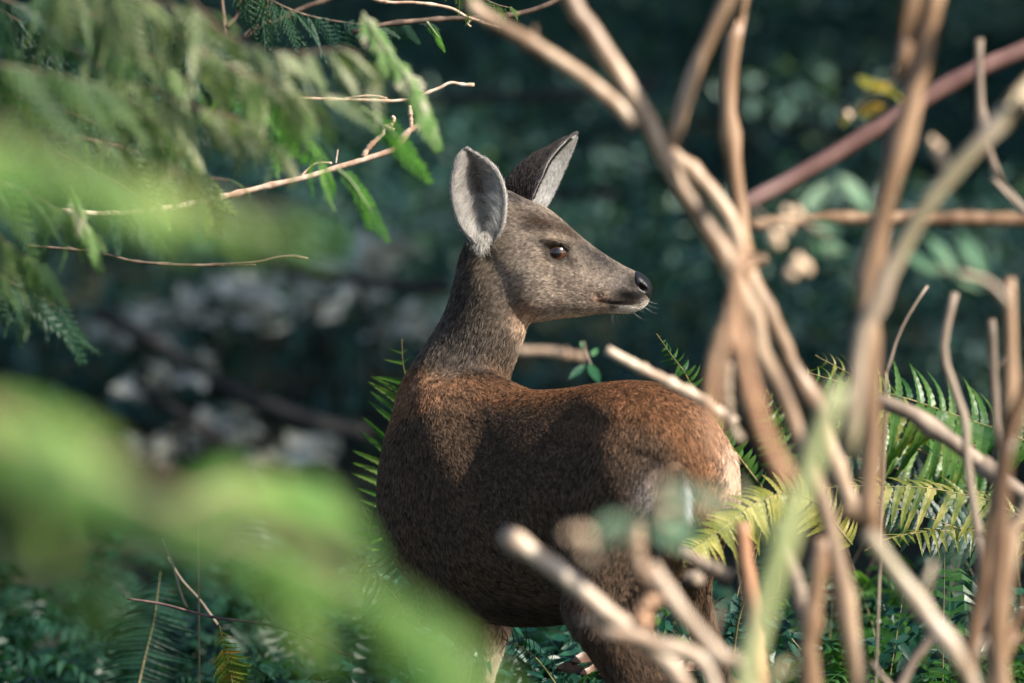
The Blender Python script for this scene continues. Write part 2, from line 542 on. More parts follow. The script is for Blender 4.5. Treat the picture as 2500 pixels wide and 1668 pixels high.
# ---- legs (pairs left/right silhouettes)
legs = {
 'near_hind': [(1480, 1030, 1690, 1030, 9.24, .06), (1450, 1150, 1705, 1150, 9.20, .09), (1405, 1290, 1690, 1270, 9.165, .10), (1375, 1400, 1662, 1400, 9.14, .090),
               (1372, 1475, 1610, 1470, 9.12, .078), (1396, 1540, 1590, 1530, 9.09, .066), (1440, 1605, 1625, 1590, 9.08, .054), (1487, 1675, 1668, 1655, 9.07, .044),
               (1540, 1750, 1690, 1730, 9.06, .034), (1600, 1830, 1700, 1800, 9.05, .026), (1622, 1890, 1698, 1880, 9.05, .021), (1622, 1980, 1676, 1980, 9.05, .017),
               (1612, 2090, 1664, 2090, 9.05, .016), (1604, 2150, 1664, 2150, 9.05, .020), (1592, 2190, 1652, 2200, 9.05, .019), (1580, 2225, 1640, 2235, 9.05, .021), (1566, 2258, 1640, 2262, 9.05, .024)],
 'far_hind': [(1560, 1060, 1795, 1100, 9.30, .06), (1560, 1180, 1806, 1180, 9.33, .08), (1590, 1260, 1792, 1265, 9.35, .08), (1630, 1330, 1768, 1335, 9.37, .065), (1662, 1400, 1745, 1395, 9.40, .05),
              (1672, 1470, 1738, 1465, 9.42, .036), (1692, 1560, 1758, 1560, 9.45, .027), (1725, 1660, 1785, 1650, 9.46, .022), (1745, 1740, 1795, 1730, 9.46, .018),
              (1735, 1840, 1778, 1840, 9.46, .015), (1728, 2010, 1772, 2010, 9.46, .015), (1722, 2090, 1774, 2090, 9.46, .018), (1700, 2140, 1755, 2150, 9.46, .018), (1686, 2180, 1750, 2185, 9.46, .022)],
 'near_fore': [(950, 1150, 1160, 1150, 9.55, .06), (962, 1290, 1175, 1300, 9.53, .072), (992, 1390, 1180, 1400, 9.52, .07), (1024, 1455, 1172, 1460, 9.51, .055), (1046, 1505, 1165, 1512, 9.505, .042),
               (1082, 1540, 1161, 1545, 9.50, .032), (1112, 1572, 1158, 1572, 9.50, .024), (1119, 1620, 1153, 1620, 9.50, .017), (1116, 1700, 1149, 1700, 9.50, .015), (1108, 1820, 1148, 1820, 9.50, .018), (1112, 1860, 1148, 1860, 9.50, .018), (1114, 1930, 1142, 1930, 9.50, .013),
               (1112, 2070, 1140, 2070, 9.50, .013), (1106, 2115, 1144, 2115, 9.50, .017), (1092, 2145, 1130, 2150, 9.5, .016), (1080, 2174, 1134, 2178, 9.5, .021)],
 'far_fore': [(1120, 1330, 1290, 1330, 9.80, .05), (1140, 1440, 1268, 1440, 9.80, .045), (1152, 1510, 1252, 1512, 9.80, .035), (1160, 1571, 1238, 1571, 9.80, .025), (1168, 1620, 1220, 1620, 9.80, .019), (1166, 1680, 1205, 1680, 9.80, .016),
              (1156, 1800, 1196, 1800, 9.80, .018), (1160, 1840, 1194, 1840, 9.8, .017), (1160, 1930, 1187, 1930, 9.8, .013), (1158, 2030, 1185, 2030, 9.8, .013), (1152, 2060, 1188, 2060, 9.8, .017), (1136, 2090, 1172, 2095, 9.8, .016), (1125, 2116, 1176, 2120, 9.8, .021)],
}
for k, st in legs.items():
    loft(pair_rings(st, 60, 22), V, F)

tmp = bpy.data.meshes.new('tmp')
tmp.from_pydata([tuple(v) for v in V], [], F)
to = bpy.data.objects.new('tmp', tmp); sc.collection.objects.link(to)
rm = to.modifiers.new('r', 'REMESH'); rm.mode = 'VOXEL'; rm.voxel_size = 0.0042
sm = to.modifiers.new('s', 'SMOOTH'); sm.iterations = 9; sm.factor = .5
dg = bpy.context.evaluated_depsgraph_get()
bm_ = bpy.data.meshes.new_from_object(to.evaluated_get(dg))
n = len(bm_.vertices)
co = np.empty(n * 3); bm_.vertices.foreach_get('co', co); co = co.reshape(-1, 3)
faces = [tuple(p.vertices) for p in bm_.polygons]
bpy.data.objects.remove(to)

# smooth the joints of the lofts a bit more (not the head): umbrella smoothing with numpy
ed = np.empty(len(bm_.edges) * 2, int); bm_.edges.foreach_get('vertices', ed); ed = ed.reshape(-1, 2)
deg = np.bincount(ed.ravel(), minlength=n).astype(float)[:, None]
px, py = proj(co)
ssx = lambda a, b, x: np.clip((x - a) / (b - a), 0, 1) ** 2 * (3 - 2 * np.clip((x - a) / (b - a), 0, 1))
wb = ssx(830, 920, py)[:, None] * (1 - .8 * ssx(1560, 1700, py))[:, None]
wn_ = (1 - ssx(1230, 1330, px))[:, None] * ssx(600, 700, py)[:, None]
wm = np.maximum(wb, wn_ * .9) + .03
for it in range(46):
    acc = np.zeros_like(co)
    np.add.at(acc, ed[:, 0], co[ed[:, 1]]); np.add.at(acc, ed[:, 1], co[ed[:, 0]])
    co = co + (acc / deg - co) * .5 * np.clip(wm, 0, 1)

# fine sculpting: smooth bumps given in photo coordinates, applied along the depth axis (both sides of the head)
px, py = proj(co)
def gauss(cx, cy, rx, ry, ang=0.0):
    a = math.radians(ang)
    dx, dy = px - cx, py - cy
    u = dx * math.cos(a) + dy * math.sin(a); v = -dx * math.sin(a) + dy * math.cos(a)
    return np.exp(-(u / rx) ** 2 - (v / ry) ** 2)
hd = (px > 1180) & (py < 800) & (np.abs(co[:, 1] - DY) < .12)
side = np.sign(co[:, 1] - DY) * hd
sidew = np.clip(np.abs(co[:, 1] - DY) / .02, 0, 1)
def push(cx, cy, rx, ry, amt, ang=0.0):
    co[:, 1] += side * sidew * amt * gauss(cx, cy, rx, ry, ang)
push(1357, 617, 32, 28, -.013)
push(1352, 583, 40, 10, .004, 8)
push(1345, 648, 36, 9, .0025, 10)            # eye socket
push(1400, 640, 22, 10, -.005, 50)        # tear duct
push(1500, 739, 60, 5, -.0035, 4)         # mouth line
push(1460, 724, 12, 9, -.004)
push(1540, 716, 30, 16, .003)             # upper lip
push(1566, 702, 9, 8, -.006)              # nostril
push(1440, 690, 60, 18, .003, 12)         # cheek muscle
push(1405, 690, 40, 12, -.003, -20)
push(1300, 660, 40, 50, .004)
body_mask = (py > 900)
# torso modelling: shoulder blade, hip, flank hollow, fold in front of the thigh (along the normal of the near side)
NL = np.array((-math.sin(math.radians(46)), -math.cos(math.radians(46)), 0))
def pushn(cx, cy, rx, ry, amt, ang=0.0, m=None):
    g = gauss(cx, cy, rx, ry, ang) * amt * (co[:, 1] < 9.72)
    co[:] = co + NL * g[:, None]
pushn(1075, 1060, 60, 150, .020, -12)
pushn(1130, 960, 60, 26, .010, 20)
pushn(1150, 1330, 40, 90, .010, -10)
pushn(1105, 1410, 30, 60, .006)
pushn(1185, 1200, 45, 190, -.011, -8)
pushn(1370, 1110, 60, 100, -.016, 8)
pushn(1345, 1330, 50, 140, -.012, 18)
pushn(1480, 990, 55, 34, .014)
pushn(1500, 1180, 90, 110, .008)
pushn(1580, 1120, 50, 18, -.008, 20)
for x in (1175, 1212, 1250, 1288, 1326):
    pushn(x, 1250, 12, 110, .0032, 10)

# ---- colour of the coat, linear, from photo coordinates (painted blobs, some light and shade), same on both flanks
nzv = np.array([noise.fractal(Vector(c) * 14, 1.0, 2.0, 3) for c in co])
nzv2 = np.array([noise.noise(Vector(c) * 45) for c in co])
def C(*c): return np.array(c, float)
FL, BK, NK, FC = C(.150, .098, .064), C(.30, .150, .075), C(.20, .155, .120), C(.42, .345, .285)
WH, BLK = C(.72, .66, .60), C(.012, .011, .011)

def mixc(col, m, c, amt=1.0):
    m = np.clip(m * amt, 0, 1)[:, None]
    return col * (1 - m) + c * m

def coat(co, px, py, nz, nz2):
    g = lambda cx, cy, rx, ry, ang=0.0, p=2: np.exp(-(np.abs(((px - cx) * math.cos(math.radians(ang)) + (py - cy) * math.sin(math.radians(ang))) / rx)) ** p
                                        - (np.abs((-(px - cx) * math.sin(math.radians(ang)) + (py - cy) * math.cos(math.radians(ang))) / ry)) ** p)
    col = np.tile(FL, (len(px), 1))
    neckw = 1 - ssx(835, 935, py + 60 * nz + np.clip(1240 - px, 0, 200) * .0)
    col = mixc(col, neckw, NK)
    # dorsal red-brown saddle, broken edge
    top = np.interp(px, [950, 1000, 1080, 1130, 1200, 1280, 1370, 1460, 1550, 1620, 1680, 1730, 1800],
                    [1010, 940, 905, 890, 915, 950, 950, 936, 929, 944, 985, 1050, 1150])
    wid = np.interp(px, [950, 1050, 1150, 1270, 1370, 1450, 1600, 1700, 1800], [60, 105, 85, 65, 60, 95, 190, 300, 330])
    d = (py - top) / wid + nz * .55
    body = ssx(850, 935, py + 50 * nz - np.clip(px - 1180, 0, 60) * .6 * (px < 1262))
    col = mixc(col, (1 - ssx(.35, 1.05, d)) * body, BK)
    col = mixc(col, g(1075, 955, 100, 40, 10), C(.42, .24, .14), .8 )  # sunlit shoulder put into the coat as a paler orange
    col = mixc(col, g(1145, 897, 85, 20, 12), C(.035, .025, .02), .9)  # dark arc: shadow of the neck on the withers put into the coat
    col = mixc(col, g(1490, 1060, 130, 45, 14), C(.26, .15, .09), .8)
    col = mixc(col, g(1610, 1130, 80, 40, 30), C(.045, .035, .03), .75)  # shadow near the tail root put into the coat
    col = mixc(col, g(1740, 1060, 40, 110, -28), C(.45, .27, .17), .8)  # sunlit upper edge of the rump put into the coat
    col = mixc(col, g(1787, 1160, 26, 90, -8), C(.75, .60, .48), .85)  # white rump, with the sun's rim light put into its colour
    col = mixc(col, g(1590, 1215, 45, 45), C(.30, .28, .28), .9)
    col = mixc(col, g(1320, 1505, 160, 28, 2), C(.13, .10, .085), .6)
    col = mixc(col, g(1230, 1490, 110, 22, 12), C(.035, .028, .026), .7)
    # legs
    leg = ssx(1545, 1600, py)
    front = leg * (px < 1300)
    col = mixc(col, front, C(.66, .55, .45), .95)
    col = mixc(col, leg * (px > 1300), C(.14, .09, .06), .8)
    col = mixc(col, ssx(1900, 1960, py) , C(.20, .14, .10), .9)
    col = mixc(col, g(1680, 1420, 36, 60), C(.36, .24, .16), .8)
    # head
    hw = ssx(1175, 1235, px + (py - 640) * -.12) * (1 - ssx(800, 830, py))
    col = mixc(col, hw, FC)
    col = mixc(col, g(1200, 620, 60, 80), C(.34, .26, .18), .6)
    col = mixc(col, g(1275, 690, 45, 70), C(.24, .20, .17), .5)
    col = mixc(col, g(1130, 830, 110, 70, 30), C(.15, .125, .105), .7)
    col = mixc(col, g(1125, 720, 26, 160, 12), C(.075, .065, .062), .7)
    col = mixc(col, g(1325, 545, 85, 26, 22), C(.060, .034, .022), .95)          # forehead cap
    col = mixc(col, g(1250, 480, 60, 16, 18), C(.045, .04, .045), .9)
    col = mixc(col, g(1395, 572, 34, 14, 42), C(.07, .042, .028), .9)
    col = mixc(col, g(1290, 555, 14, 8, 15), C(.03, .025, .022), .8)
    col = mixc(col, g(1465, 632, 85, 21, 33), C(.045, .042, .045), .9)          # bridge of the nose
    col = mixc(col, g(1450, 655, 50, 16, 35), C(.13, .11, .10), .6)
    col = mixc(col, g(1350, 582, 46, 13, 8), C(.46, .36, .28), .8)             # pale brow
    col = mixc(col, g(1330, 640, 22, 12, 30), C(.55, .42, .33), .8)
    col = mixc(col, g(1360, 617, 35, 28, 0, 4), C(.012, .010, .009), .98)
    col = mixc(col, g(1398, 645, 8, 28, -32), C(.02, .014, .012), .97)          # tear line
    col = mixc(col, g(1420, 690, 90, 30, 12), C(.42, .34, .28), .6)
    col = mixc(col, g(1270, 770, 40, 40), C(.30, .16, .09), .6)
    col = mixc(col, g(1380, 772, 110, 9, -4), C(.62, .50, .38), .8)            # pale under the jaw
    col = mixc(col, g(1284, 800, 26, 36, 10), C(.68, .50, .36), .9)            # throat patch
    col = mixc(col, g(1470, 735, 28, 14, 25), C(.42, .24, .16), .7)
    col = mixc(col, g(1520, 700, 30, 22, 20), C(.17, .155, .15), .7)
    col = mixc(col, g(1540, 722, 36, 14, 8, 4), C(.008, .008, .008), .98)
    col = mixc(col, g(1545, 690, 14, 26, -20), C(.03, .028, .028), .8)
    col = mixc(col, g(1502, 740, 50, 6.5, 5), C(.012, .01, .01), .97)
    col = mixc(col, g(1532, 757, 40, 10, -6, 4), C(.85, .80, .72), .97)                           # chin
    col = mixc(col, g(1574, 738, 9, 8), WH, .8)
    col = mixc(col, g(1500, 750, 10, 8), C(.02, .018, .018), .9)
    col = mixc(col, g(1572, 700, 22, 30, 0, 4), BLK, .97)
    return col

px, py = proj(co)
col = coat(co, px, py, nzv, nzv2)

fur_skin, nt, N, L, out = new_mat('coat_skin')
at = N.new('ShaderNodeAttribute'); at.attribute_name = 'coat'
p = N.new('ShaderNodeBsdfPrincipled'); p.inputs['Roughness'].default_value = .8; p.inputs['Specular IOR Level'].default_value = .1
ml = N.new('ShaderNodeMix'); ml.data_type = 'RGBA'; ml.blend_type = 'MULTIPLY'; ml.inputs['Factor'].default_value = 1
L.new(at.outputs['Color'], ml.inputs['A']); ml.inputs['B'].default_value = (.6, .6, .6, 1)
L.new(ml.outputs['Result'], p.inputs['Base Color']); L.new(p.outputs[0], out.inputs['Surface'])

hair_mat, nt, N, L, out = new_mat('coat_hair')
at = N.new('ShaderNodeAttribute'); at.attribute_name = 'coat'
p = N.new('ShaderNodeBsdfPrincipled'); p.inputs['Roughness'].default_value = .55; p.inputs['Specular IOR Level'].default_value = .10
L.new(at.outputs['Color'], p.inputs['Base Color'])
tr = N.new('ShaderNodeBsdfTranslucent'); L.new(at.outputs['Color'], tr.inputs['Color'])
ms = N.new('ShaderNodeMixShader'); ms.inputs[0].default_value = .3
L.new(p.outputs[0], ms.inputs[1]); L.new(tr.outputs[0], ms.inputs[2])
L.new(ms.outputs[0], out.inputs['Surface'])

# ---- ears: thin cups, open to the right; one surface with the body mesh
def ear_mesh(st, n=26, m=18, thick=.004):
    """st: (near_x,near_y,near_d, far_x,far_y,far_d, back_x,back_y,back_d) per station base->tip"""
    Sx = catmull([tuple(s) for s in st], n)
    inner, outer, uvs = [], [], []
    for i, s in enumerate(Sx):
        a = W(s[0], s[1], s[2]); b = W(s[3], s[4], s[5]); q = W(s[6], s[7], s[8])
        ctrl = q * 2 - (a + b) / 2
        for j in range(m):
            t = j / (m - 1)
            pnt = a * (1 - t) ** 2 + ctrl * 2 * t * (1 - t) + b * t * t
            inner.append(np.array(pnt)); uvs.append((i / (n - 1), t))
    inner = np.array(inner)
    G = inner.reshape(n, m, 3)
    du = np.gradient(G, axis=0); dv = np.gradient(G, axis=1)
    nn = np.cross(du, dv); nn /= np.linalg.norm(nn, axis=2, keepdims=True) + 1e-9
    return G, nn, np.array(uvs)

EY = DY - .062
earL = [(1172, 600, EY + .005, 1204, 596, EY + .010, 1186, 604, EY + .022),
        (1158, 588, EY - .004, 1218, 570, EY - .004, 1184, 585, EY + .028),
        (1130, 555, EY - .012, 1228, 540, EY - .010, 1180, 548, EY + .034),
        (1112, 510, EY - .016, 1232, 500, EY - .012, 1174, 505, EY + .034),
        (1105, 465, EY - .016, 1229, 462, EY - .010, 1166, 463, EY + .030),
        (1108, 425, EY - .014, 1216, 425, EY - .006, 1158, 424, EY + .022),
        (1117, 392, EY - .010, 1190, 395, EY - .003, 1150, 391, EY + .012),
        (1128, 373, EY - .006, 1160, 376, EY - .002, 1143, 372, EY + .006),
        (1139, 367, EY - .003, 1144, 367, EY - .002, 1141, 366, EY - .002)]
ER = DY + .035
earR = [(1300, 490, ER - .022, 1330, 508, ER + .004, 1236, 478, ER - .004),
        (1312, 458, ER - .028, 1347, 478, ER + .012, 1240, 448, ER - .004),
        (1326, 430, ER - .030, 1362, 446, ER + .014, 1266, 416, ER - .002),
        (1338, 402, ER - .028, 1377, 410, ER + .014, 1303, 386, ER),
        (1358, 374, ER - .022, 1392, 374, ER + .012, 1343, 365, ER),
        (1384, 347, ER - .012, 1402, 345, ER + .006, 1376, 347, ER),
        (1405, 330, ER - .003, 1408, 329, ER + .001, 1404, 330, ER)]
all_v = [co]; all_c = [col]; all_f = list(faces); ears = []
off = len(co)
for which, st, flipn in (('L', earL, 1), ('R', earR, 1)):
    G, nn, uv = ear_mesh(st)
    cen = G.mean(axis=(0, 1))
    # orient normals towards the opening (from the back of the cup to the rims)
    opening = (G[:, 0] + G[:, -1]).mean(0) / 2 - G[:, G.shape[1] // 2].mean(0)
    if (nn[:, G.shape[1] // 2] @ opening).mean() < 0: nn = -nn
    th_ = .0045 * np.clip((1 - np.linspace(0, 1, G.shape[0])) * 5 + .12, 0, 1)[:, None, None]; inn = G; outr = G - nn * th_
    n_, m_ = G.shape[:2]
    u = np.repeat(np.linspace(0, 1, n_)[:, None], m_, 1); t = np.repeat(np.linspace(0, 1, m_)[None], n_, 0)
    rimd = np.minimum(np.minimum(t, 1 - t) * 2, (1 - u) * 1.3)
    en = np.array([[noise.noise(Vector(x) * 60) for x in r] for r in G])
    ci = np.zeros((n_, m_, 3))
    w_ = np.clip((rimd - .30 + en * .22) / .4, 0, 1)[..., None]
    if which == 'L':
        cent = np.exp(-((t - .50) / .17) ** 2 - ((u - .52) / .30) ** 2)[..., None]
        lft = np.exp(-((t - .14) / .15) ** 2 - ((u - .42) / .28) ** 2)[..., None] * (.65 + en[..., None])
        upg = ssx(.35, .85, u)[..., None] * .5; ci[:] = C(.74, .71, .67); ci = ci * (1 - upg) + C(.20, .17, .15) * upg
        ci = ci * (1 - cent * .92) + C(.13, .075, .05) * cent * .92
        ci = ci * (1 - np.clip(lft, 0, 1) * .8) + C(.07, .055, .05) * np.clip(lft, 0, 1) * .8
    else:
        ci[:] = C(.90, .88, .86)
    cb = np.zeros((n_, m_, 3)); cb[:] = C(.060, .052, .050)
    rim = np.clip(1 - rimd / .10, 0, 1)[..., None]
    cb = cb * (1 - rim * (.2 if which == 'R' else .8)) + C(.5, .47, .45) * rim * (.2 if which == 'R' else .8)
    vi = inn.reshape(-1, 3); vo = outr.reshape(-1, 3)
    b0 = off; b1 = off + n_ * m_
    fi = lambda i, j: b0 + i * m_ + j
    fo = lambda i, j: b1 + i * m_ + j
    efa = []
    for i in range(n_ - 1):
        for j in range(m_ - 1):
            efa.append((fi(i, j), fi(i + 1, j), fi(i + 1, j + 1), fi(i, j + 1)))
            efa.append((fo(i, j), fo(i, j + 1), fo(i + 1, j + 1), fo(i + 1, j)))
        efa.append((fi(i, 0), fo(i, 0), fo(i + 1, 0), fi(i + 1, 0)))
        efa.append((fi(i, m_ - 1), fi(i + 1, m_ - 1), fo(i + 1, m_ - 1), fo(i, m_ - 1)))
    for j in range(m_ - 1):
        efa.append((fi(n_ - 1, j), fo(n_ - 1, j), fo(n_ - 1, j + 1), fi(n_ - 1, j + 1)))
    all_f += efa
    all_v += [vi, vo]; all_c += [ci.reshape(-1, 3), cb.reshape(-1, 3)]
    ears.append(dict(which=which, G=G, nn=nn, ci=ci, cb=cb, outr=outr, u=u, t=t))
    off += 2 * n_ * m_

AV = np.vstack(all_v); AC = np.vstack(all_c)
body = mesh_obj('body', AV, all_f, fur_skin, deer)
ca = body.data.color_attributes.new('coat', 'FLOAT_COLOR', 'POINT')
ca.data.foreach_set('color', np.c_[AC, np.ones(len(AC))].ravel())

# ---- fur: short strands lying along the coat's flow
skel = [  # (point a, point b, weight radius) strands flow from a to b
    (W(1585, 705, DY), W(1420, 670, DY)), (W(1420, 670, DY), W(1250, 600, DY)), (W(1250, 600, DY), W(1190, 640, DY)),
    (W(1200, 660, DY), W(1170, 780, DY + .01)), (W(1170, 780, DY + .01), W(1130, 900, DY + .03)),
    (W(1120, 930, 9.64), W(1060, 1120, 9.62)),
    (W(1100, 1000, 9.60), W(1400, 1120, 9.38)), (W(1400, 1120, 9.38), W(1700, 1200, 9.15)),
    (W(1100, 1350, 9.60), W(1450, 1420, 9.3)), (W(1060, 1150, 9.58), W(1090, 1450, 9.5)),
    (W(1130, 1560, 9.5), W(1125, 2100, 9.5)), (W(1200, 1530, 9.8), W(1175, 2050, 9.8)),
    (W(1560, 1250, 9.1), W(1480, 1500, 9.1)), (W(1500, 1520, 9.1), W(1640, 1800, 9.06)), (W(1650, 1880, 9.05), W(1630, 2180, 9.05)),
    (W(1740, 1130, 9.3), W(1710, 1450, 9.42)), (W(1715, 1500, 9.45), W(1750, 2100, 9.46))]
def flow(P):
    acc = np.zeros_like(P)
    for a, b in skel:
        a = np.array(a); b = np.array(b); ab = b - a; Ls = np.dot(ab, ab)
        t = np.clip(((P - a) @ ab) / Ls, 0, 1)[:, None]
        dist = np.linalg.norm(P - (a + ab * t), axis=1)
        acc += (ab / math.sqrt(Ls))[None] / (dist[:, None] ** 3 + 1e-5)
    return acc / (np.linalg.norm(acc, axis=1, keepdims=True) + 1e-9)

def tri_data(v, f):
    tris = []
    for q in f:
        tris.append((q[0], q[1], q[2]))
        if len(q) == 4: tris.append((q[0], q[2], q[3]))
    tris = np.array(tris)
    a, b, c = v[tris[:, 0]], v[tris[:, 1]], v[tris[:, 2]]
    nr = np.cross(b - a, c - a); ar = np.linalg.norm(nr, axis=1) / 2
    vn = np.zeros_like(v)
    for k in range(3): np.add.at(vn, tris[:, k], nr)
    vn /= np.linalg.norm(vn, axis=1, keepdims=True) + 1e-12
    return tris, ar, vn

def make_curves(name, roots, dirs, norms, length, colr, rad, parent, lift=.30, bend=.55, K=4, mat=hair_mat, tipc=None):
    n = len(roots)
    Lo = np.array(wloc(parent))
    P = np.zeros((n, K, 3)); cur = roots.copy()
    P[:, 0] = cur
    for k in range(1, K):
        f = (k - 1) / (K - 2)
        l = lift * (1 - bend * f)
        d = dirs + norms * l[:, None] if isinstance(l, np.ndarray) else dirs + norms * l
        d = d / np.linalg.norm(d, axis=1, keepdims=True)
        cur = cur + d * (length / (K - 1))[:, None]
        P[:, k] = cur
    hc = bpy.data.hair_curves.new(name)
    hc.add_curves([K] * n)
    hc.attributes['position'].data.foreach_set('vector', (P - Lo).ravel())
    ra = hc.attributes.new('radius', 'FLOAT', 'POINT') if 'radius' not in hc.attributes else hc.attributes['radius']
    prof = np.linspace(1, .22, K)
    ra.data.foreach_set('value', (rad[:, None] * prof[None]).ravel())
    cc = hc.attributes.new('coat', 'FLOAT_COLOR', 'POINT')
    X = np.ones((n, K, 4)); X[..., :3] = colr[:, None]
    if tipc is not None:
        ramp = np.linspace(0, 1, K)[None, :, None]
        X[..., :3] = colr[:, None] * (1 - ramp) + tipc[:, None] * ramp
    cc.data.foreach_set('color', X.ravel())
    hc.materials.append(mat)
    o = bpy.data.objects.new(name, hc)
    return link(o, parent)

tris, ar, vn = tri_data(co, faces)
cent = co[tris].mean(1)
cpx, cpy = proj(cent)
dens = np.ones(len(tris))
dens[(cpy > 1720)] = .25
facew = (cpx > 1180) & (cpy < 800)
dens[facew] = 2.6
NH = 520000
# nothing grows on the nose pad or the eyes
bare = (np.exp(-((cpx - 1573) / 21) ** 4 - ((cpy - 702) / 28) ** 4) > .4) & facew
bare |= (np.exp(-((cpx - 1358) / 21) ** 4 - ((cpy - 616) / 18) ** 4) > .4) & facew
dens[bare] = 0
pr = ar * dens; pr /= pr.sum()
idx = NP.choice(len(tris), NH, p=pr)
r1, r2 = np.sqrt(NP.rand(NH)), NP.rand(NH)
w3 = np.stack([1 - r1, r1 * (1 - r2), r1 * r2], 1)
tv = tris[idx]
roots = (co[tv] * w3[:, :, None]).sum(1)
nor = (vn[tv] * w3[:, :, None]).sum(1); nor /= np.linalg.norm(nor, axis=1, keepdims=True)
rc = (col[tv] * w3[:, :, None]).sum(1)
rpx, rpy = proj(roots)
fl = flow(roots)
fl -= nor * (fl * nor).sum(1, keepdims=True)
fl /= np.linalg.norm(fl, axis=1, keepdims=True) + 1e-9
jit = NP.normal(size=(NH, 3)) * .20
# clumps: cells a few millimetres wide share a lean and a tone
cell = np.floor(roots / .0055).astype(np.int64)
hsh = (cell[:, 0] * 73856093 ^ cell[:, 1] * 19349663 ^ cell[:, 2] * 83492791) % 100003
ctab = NP.rand(100003); ctab2 = NP.normal(size=(100003, 3)) * .16
tone = ctab[hsh]
cell2 = np.floor(roots / .0030).astype(np.int64)
hsh2 = (cell2[:, 0] * 73856093 ^ cell2[:, 1] * 19349663 ^ cell2[:, 2] * 83492791) % 100003
tone = .25 * tone + .75 * NP.rand(100003)[hsh2]
dirs = fl + jit + ctab2[hsh]
dirs -= nor * (dirs * nor).sum(1, keepdims=True)
dirs /= np.linalg.norm(dirs, axis=1, keepdims=True) + 1e-9
face = (rpx > 1180) & (rpy < 800)
length = np.where(face, .0055, .0085)
length = np.where((rpx > 1400) & (rpy < 800), .0036, length)
length = np.where(rpy > 1450, .013, length)
length = length * np.where((rpy > 1440) & (rpy < 1540), 1.5, 1.0) * (.6 + .8 * NP.rand(NH))
# back of the thigh and rump edge: longer pale hairs
length = length * np.where((rpx > 1760) & (rpy > 1050) & (rpy < 1300), 1.7, 1.0)
lum = rc.mean(1)
con = np.where(lum > .5, .25, np.where(face, .62, .96))
fac = (1 - con) + con * 2.15 * tone ** 1.35
base = rc * (fac * .62)[:, None]
tip = rc * (fac * 1.35)[:, None] + .012
rad = np.where(face, .00022, .00034) * (.7 + .6 * NP.rand(NH))
fur = make_curves('fur', roots, dirs, nor, length, base, rad, deer, lift=.34, bend=.8, tipc=tip)

# ear hair
er, ed_, en_, el, ec, erad = [], [], [], [], [], []
for e in ears:
    G, nn, ci, cb, outr, u, t = (e[k] for k in ('G', 'nn', 'ci', 'cb', 'outr', 'u', 't'))
    du = np.gradient(G, axis=0); du /= np.linalg.norm(du, axis=2, keepdims=True) + 1e-9
    dv = np.gradient(G, axis=1); dv /= np.linalg.norm(dv, axis=2, keepdims=True) + 1e-9
    n_, m_ = G.shape[:2]
    def bil(A, x, y):
        x0 = np.minimum(x.astype(int), n_ - 2); y0 = np.minimum(y.astype(int), m_ - 2)
        fx = (x - x0); fy = (y - y0)
        if A.ndim == 3: fx = fx[:, None]; fy = fy[:, None]
        return A[x0, y0] * (1 - fx) * (1 - fy) + A[x0 + 1, y0] * fx * (1 - fy) + A[x0, y0 + 1] * (1 - fx) * fy + A[x0 + 1, y0 + 1] * fx * fy
    for side_, cnt in (('in', 26000), ('out', 26000), ('rim', 9000)):
        x = NP.rand(cnt) * (n_ - 1); y = NP.rand(cnt) * (m_ - 1)
        if side_ == 'rim':
            y = np.where(NP.rand(cnt) < .5, NP.rand(cnt) * .6, (m_ - 1) - NP.rand(cnt) * .6); x = x * .90
        uu = x / (n_ - 1); tt = y / (m_ - 1)
        N_ = bil(nn, x, y); D_u = bil(du, x, y); D_v = bil(dv, x, y)
        if side_ == 'in':
            pos = bil(G, x, y); c_ = bil(ci, x, y)
            inward = np.where(tt < .55, 1.0, -1.0)[:, None]
            d = D_u * .75 + D_v * inward * .55 + N_ * .15
            ln = .011 + .010 * NP.rand(cnt); nrm = N_
            if e['which'] == 'R':
                d = D_u + D_v * inward * .1 + N_ * .1; ln = ln * .5
            ln *= np.where(uu < .45, 1.5, .9) * np.clip((1 - uu) * 5 + .1, 0, 1)
        elif side_ == 'out':
            pos = bil(outr, x, y); c_ = bil(cb, x, y) * np.where(NP.rand(cnt) < .35, 3.2, .8)[:, None]; d = D_u; nrm = -N_; ln = .005 + .003 * NP.rand(cnt)
        else:
            pos = bil(G, x, y) ; c_ = np.tile(C(.66, .63, .60), (cnt, 1)) * (.4 + .8 * NP.rand(cnt))[:, None]
            if e['which'] == 'R': c_ = np.where((tt < .5)[:, None], c_ * .12, c_ * 1.25)
            d = D_u * .8 + D_v * np.where(tt < .5, -1, 1)[:, None] * .45 ; nrm = N_ * .3; ln = .005 + .004 * NP.rand(cnt)
        d = d + NP.normal(size=d.shape) * .22
        d /= np.linalg.norm(d, axis=1, keepdims=True) + 1e-9
        er.append(pos); ed_.append(d); en_.append(nrm); el.append(ln)
        ec.append(np.clip(c_ * (.5 + .85 * NP.rand(cnt))[:, None], 0, .92)); erad.append(np.full(cnt, .00024))
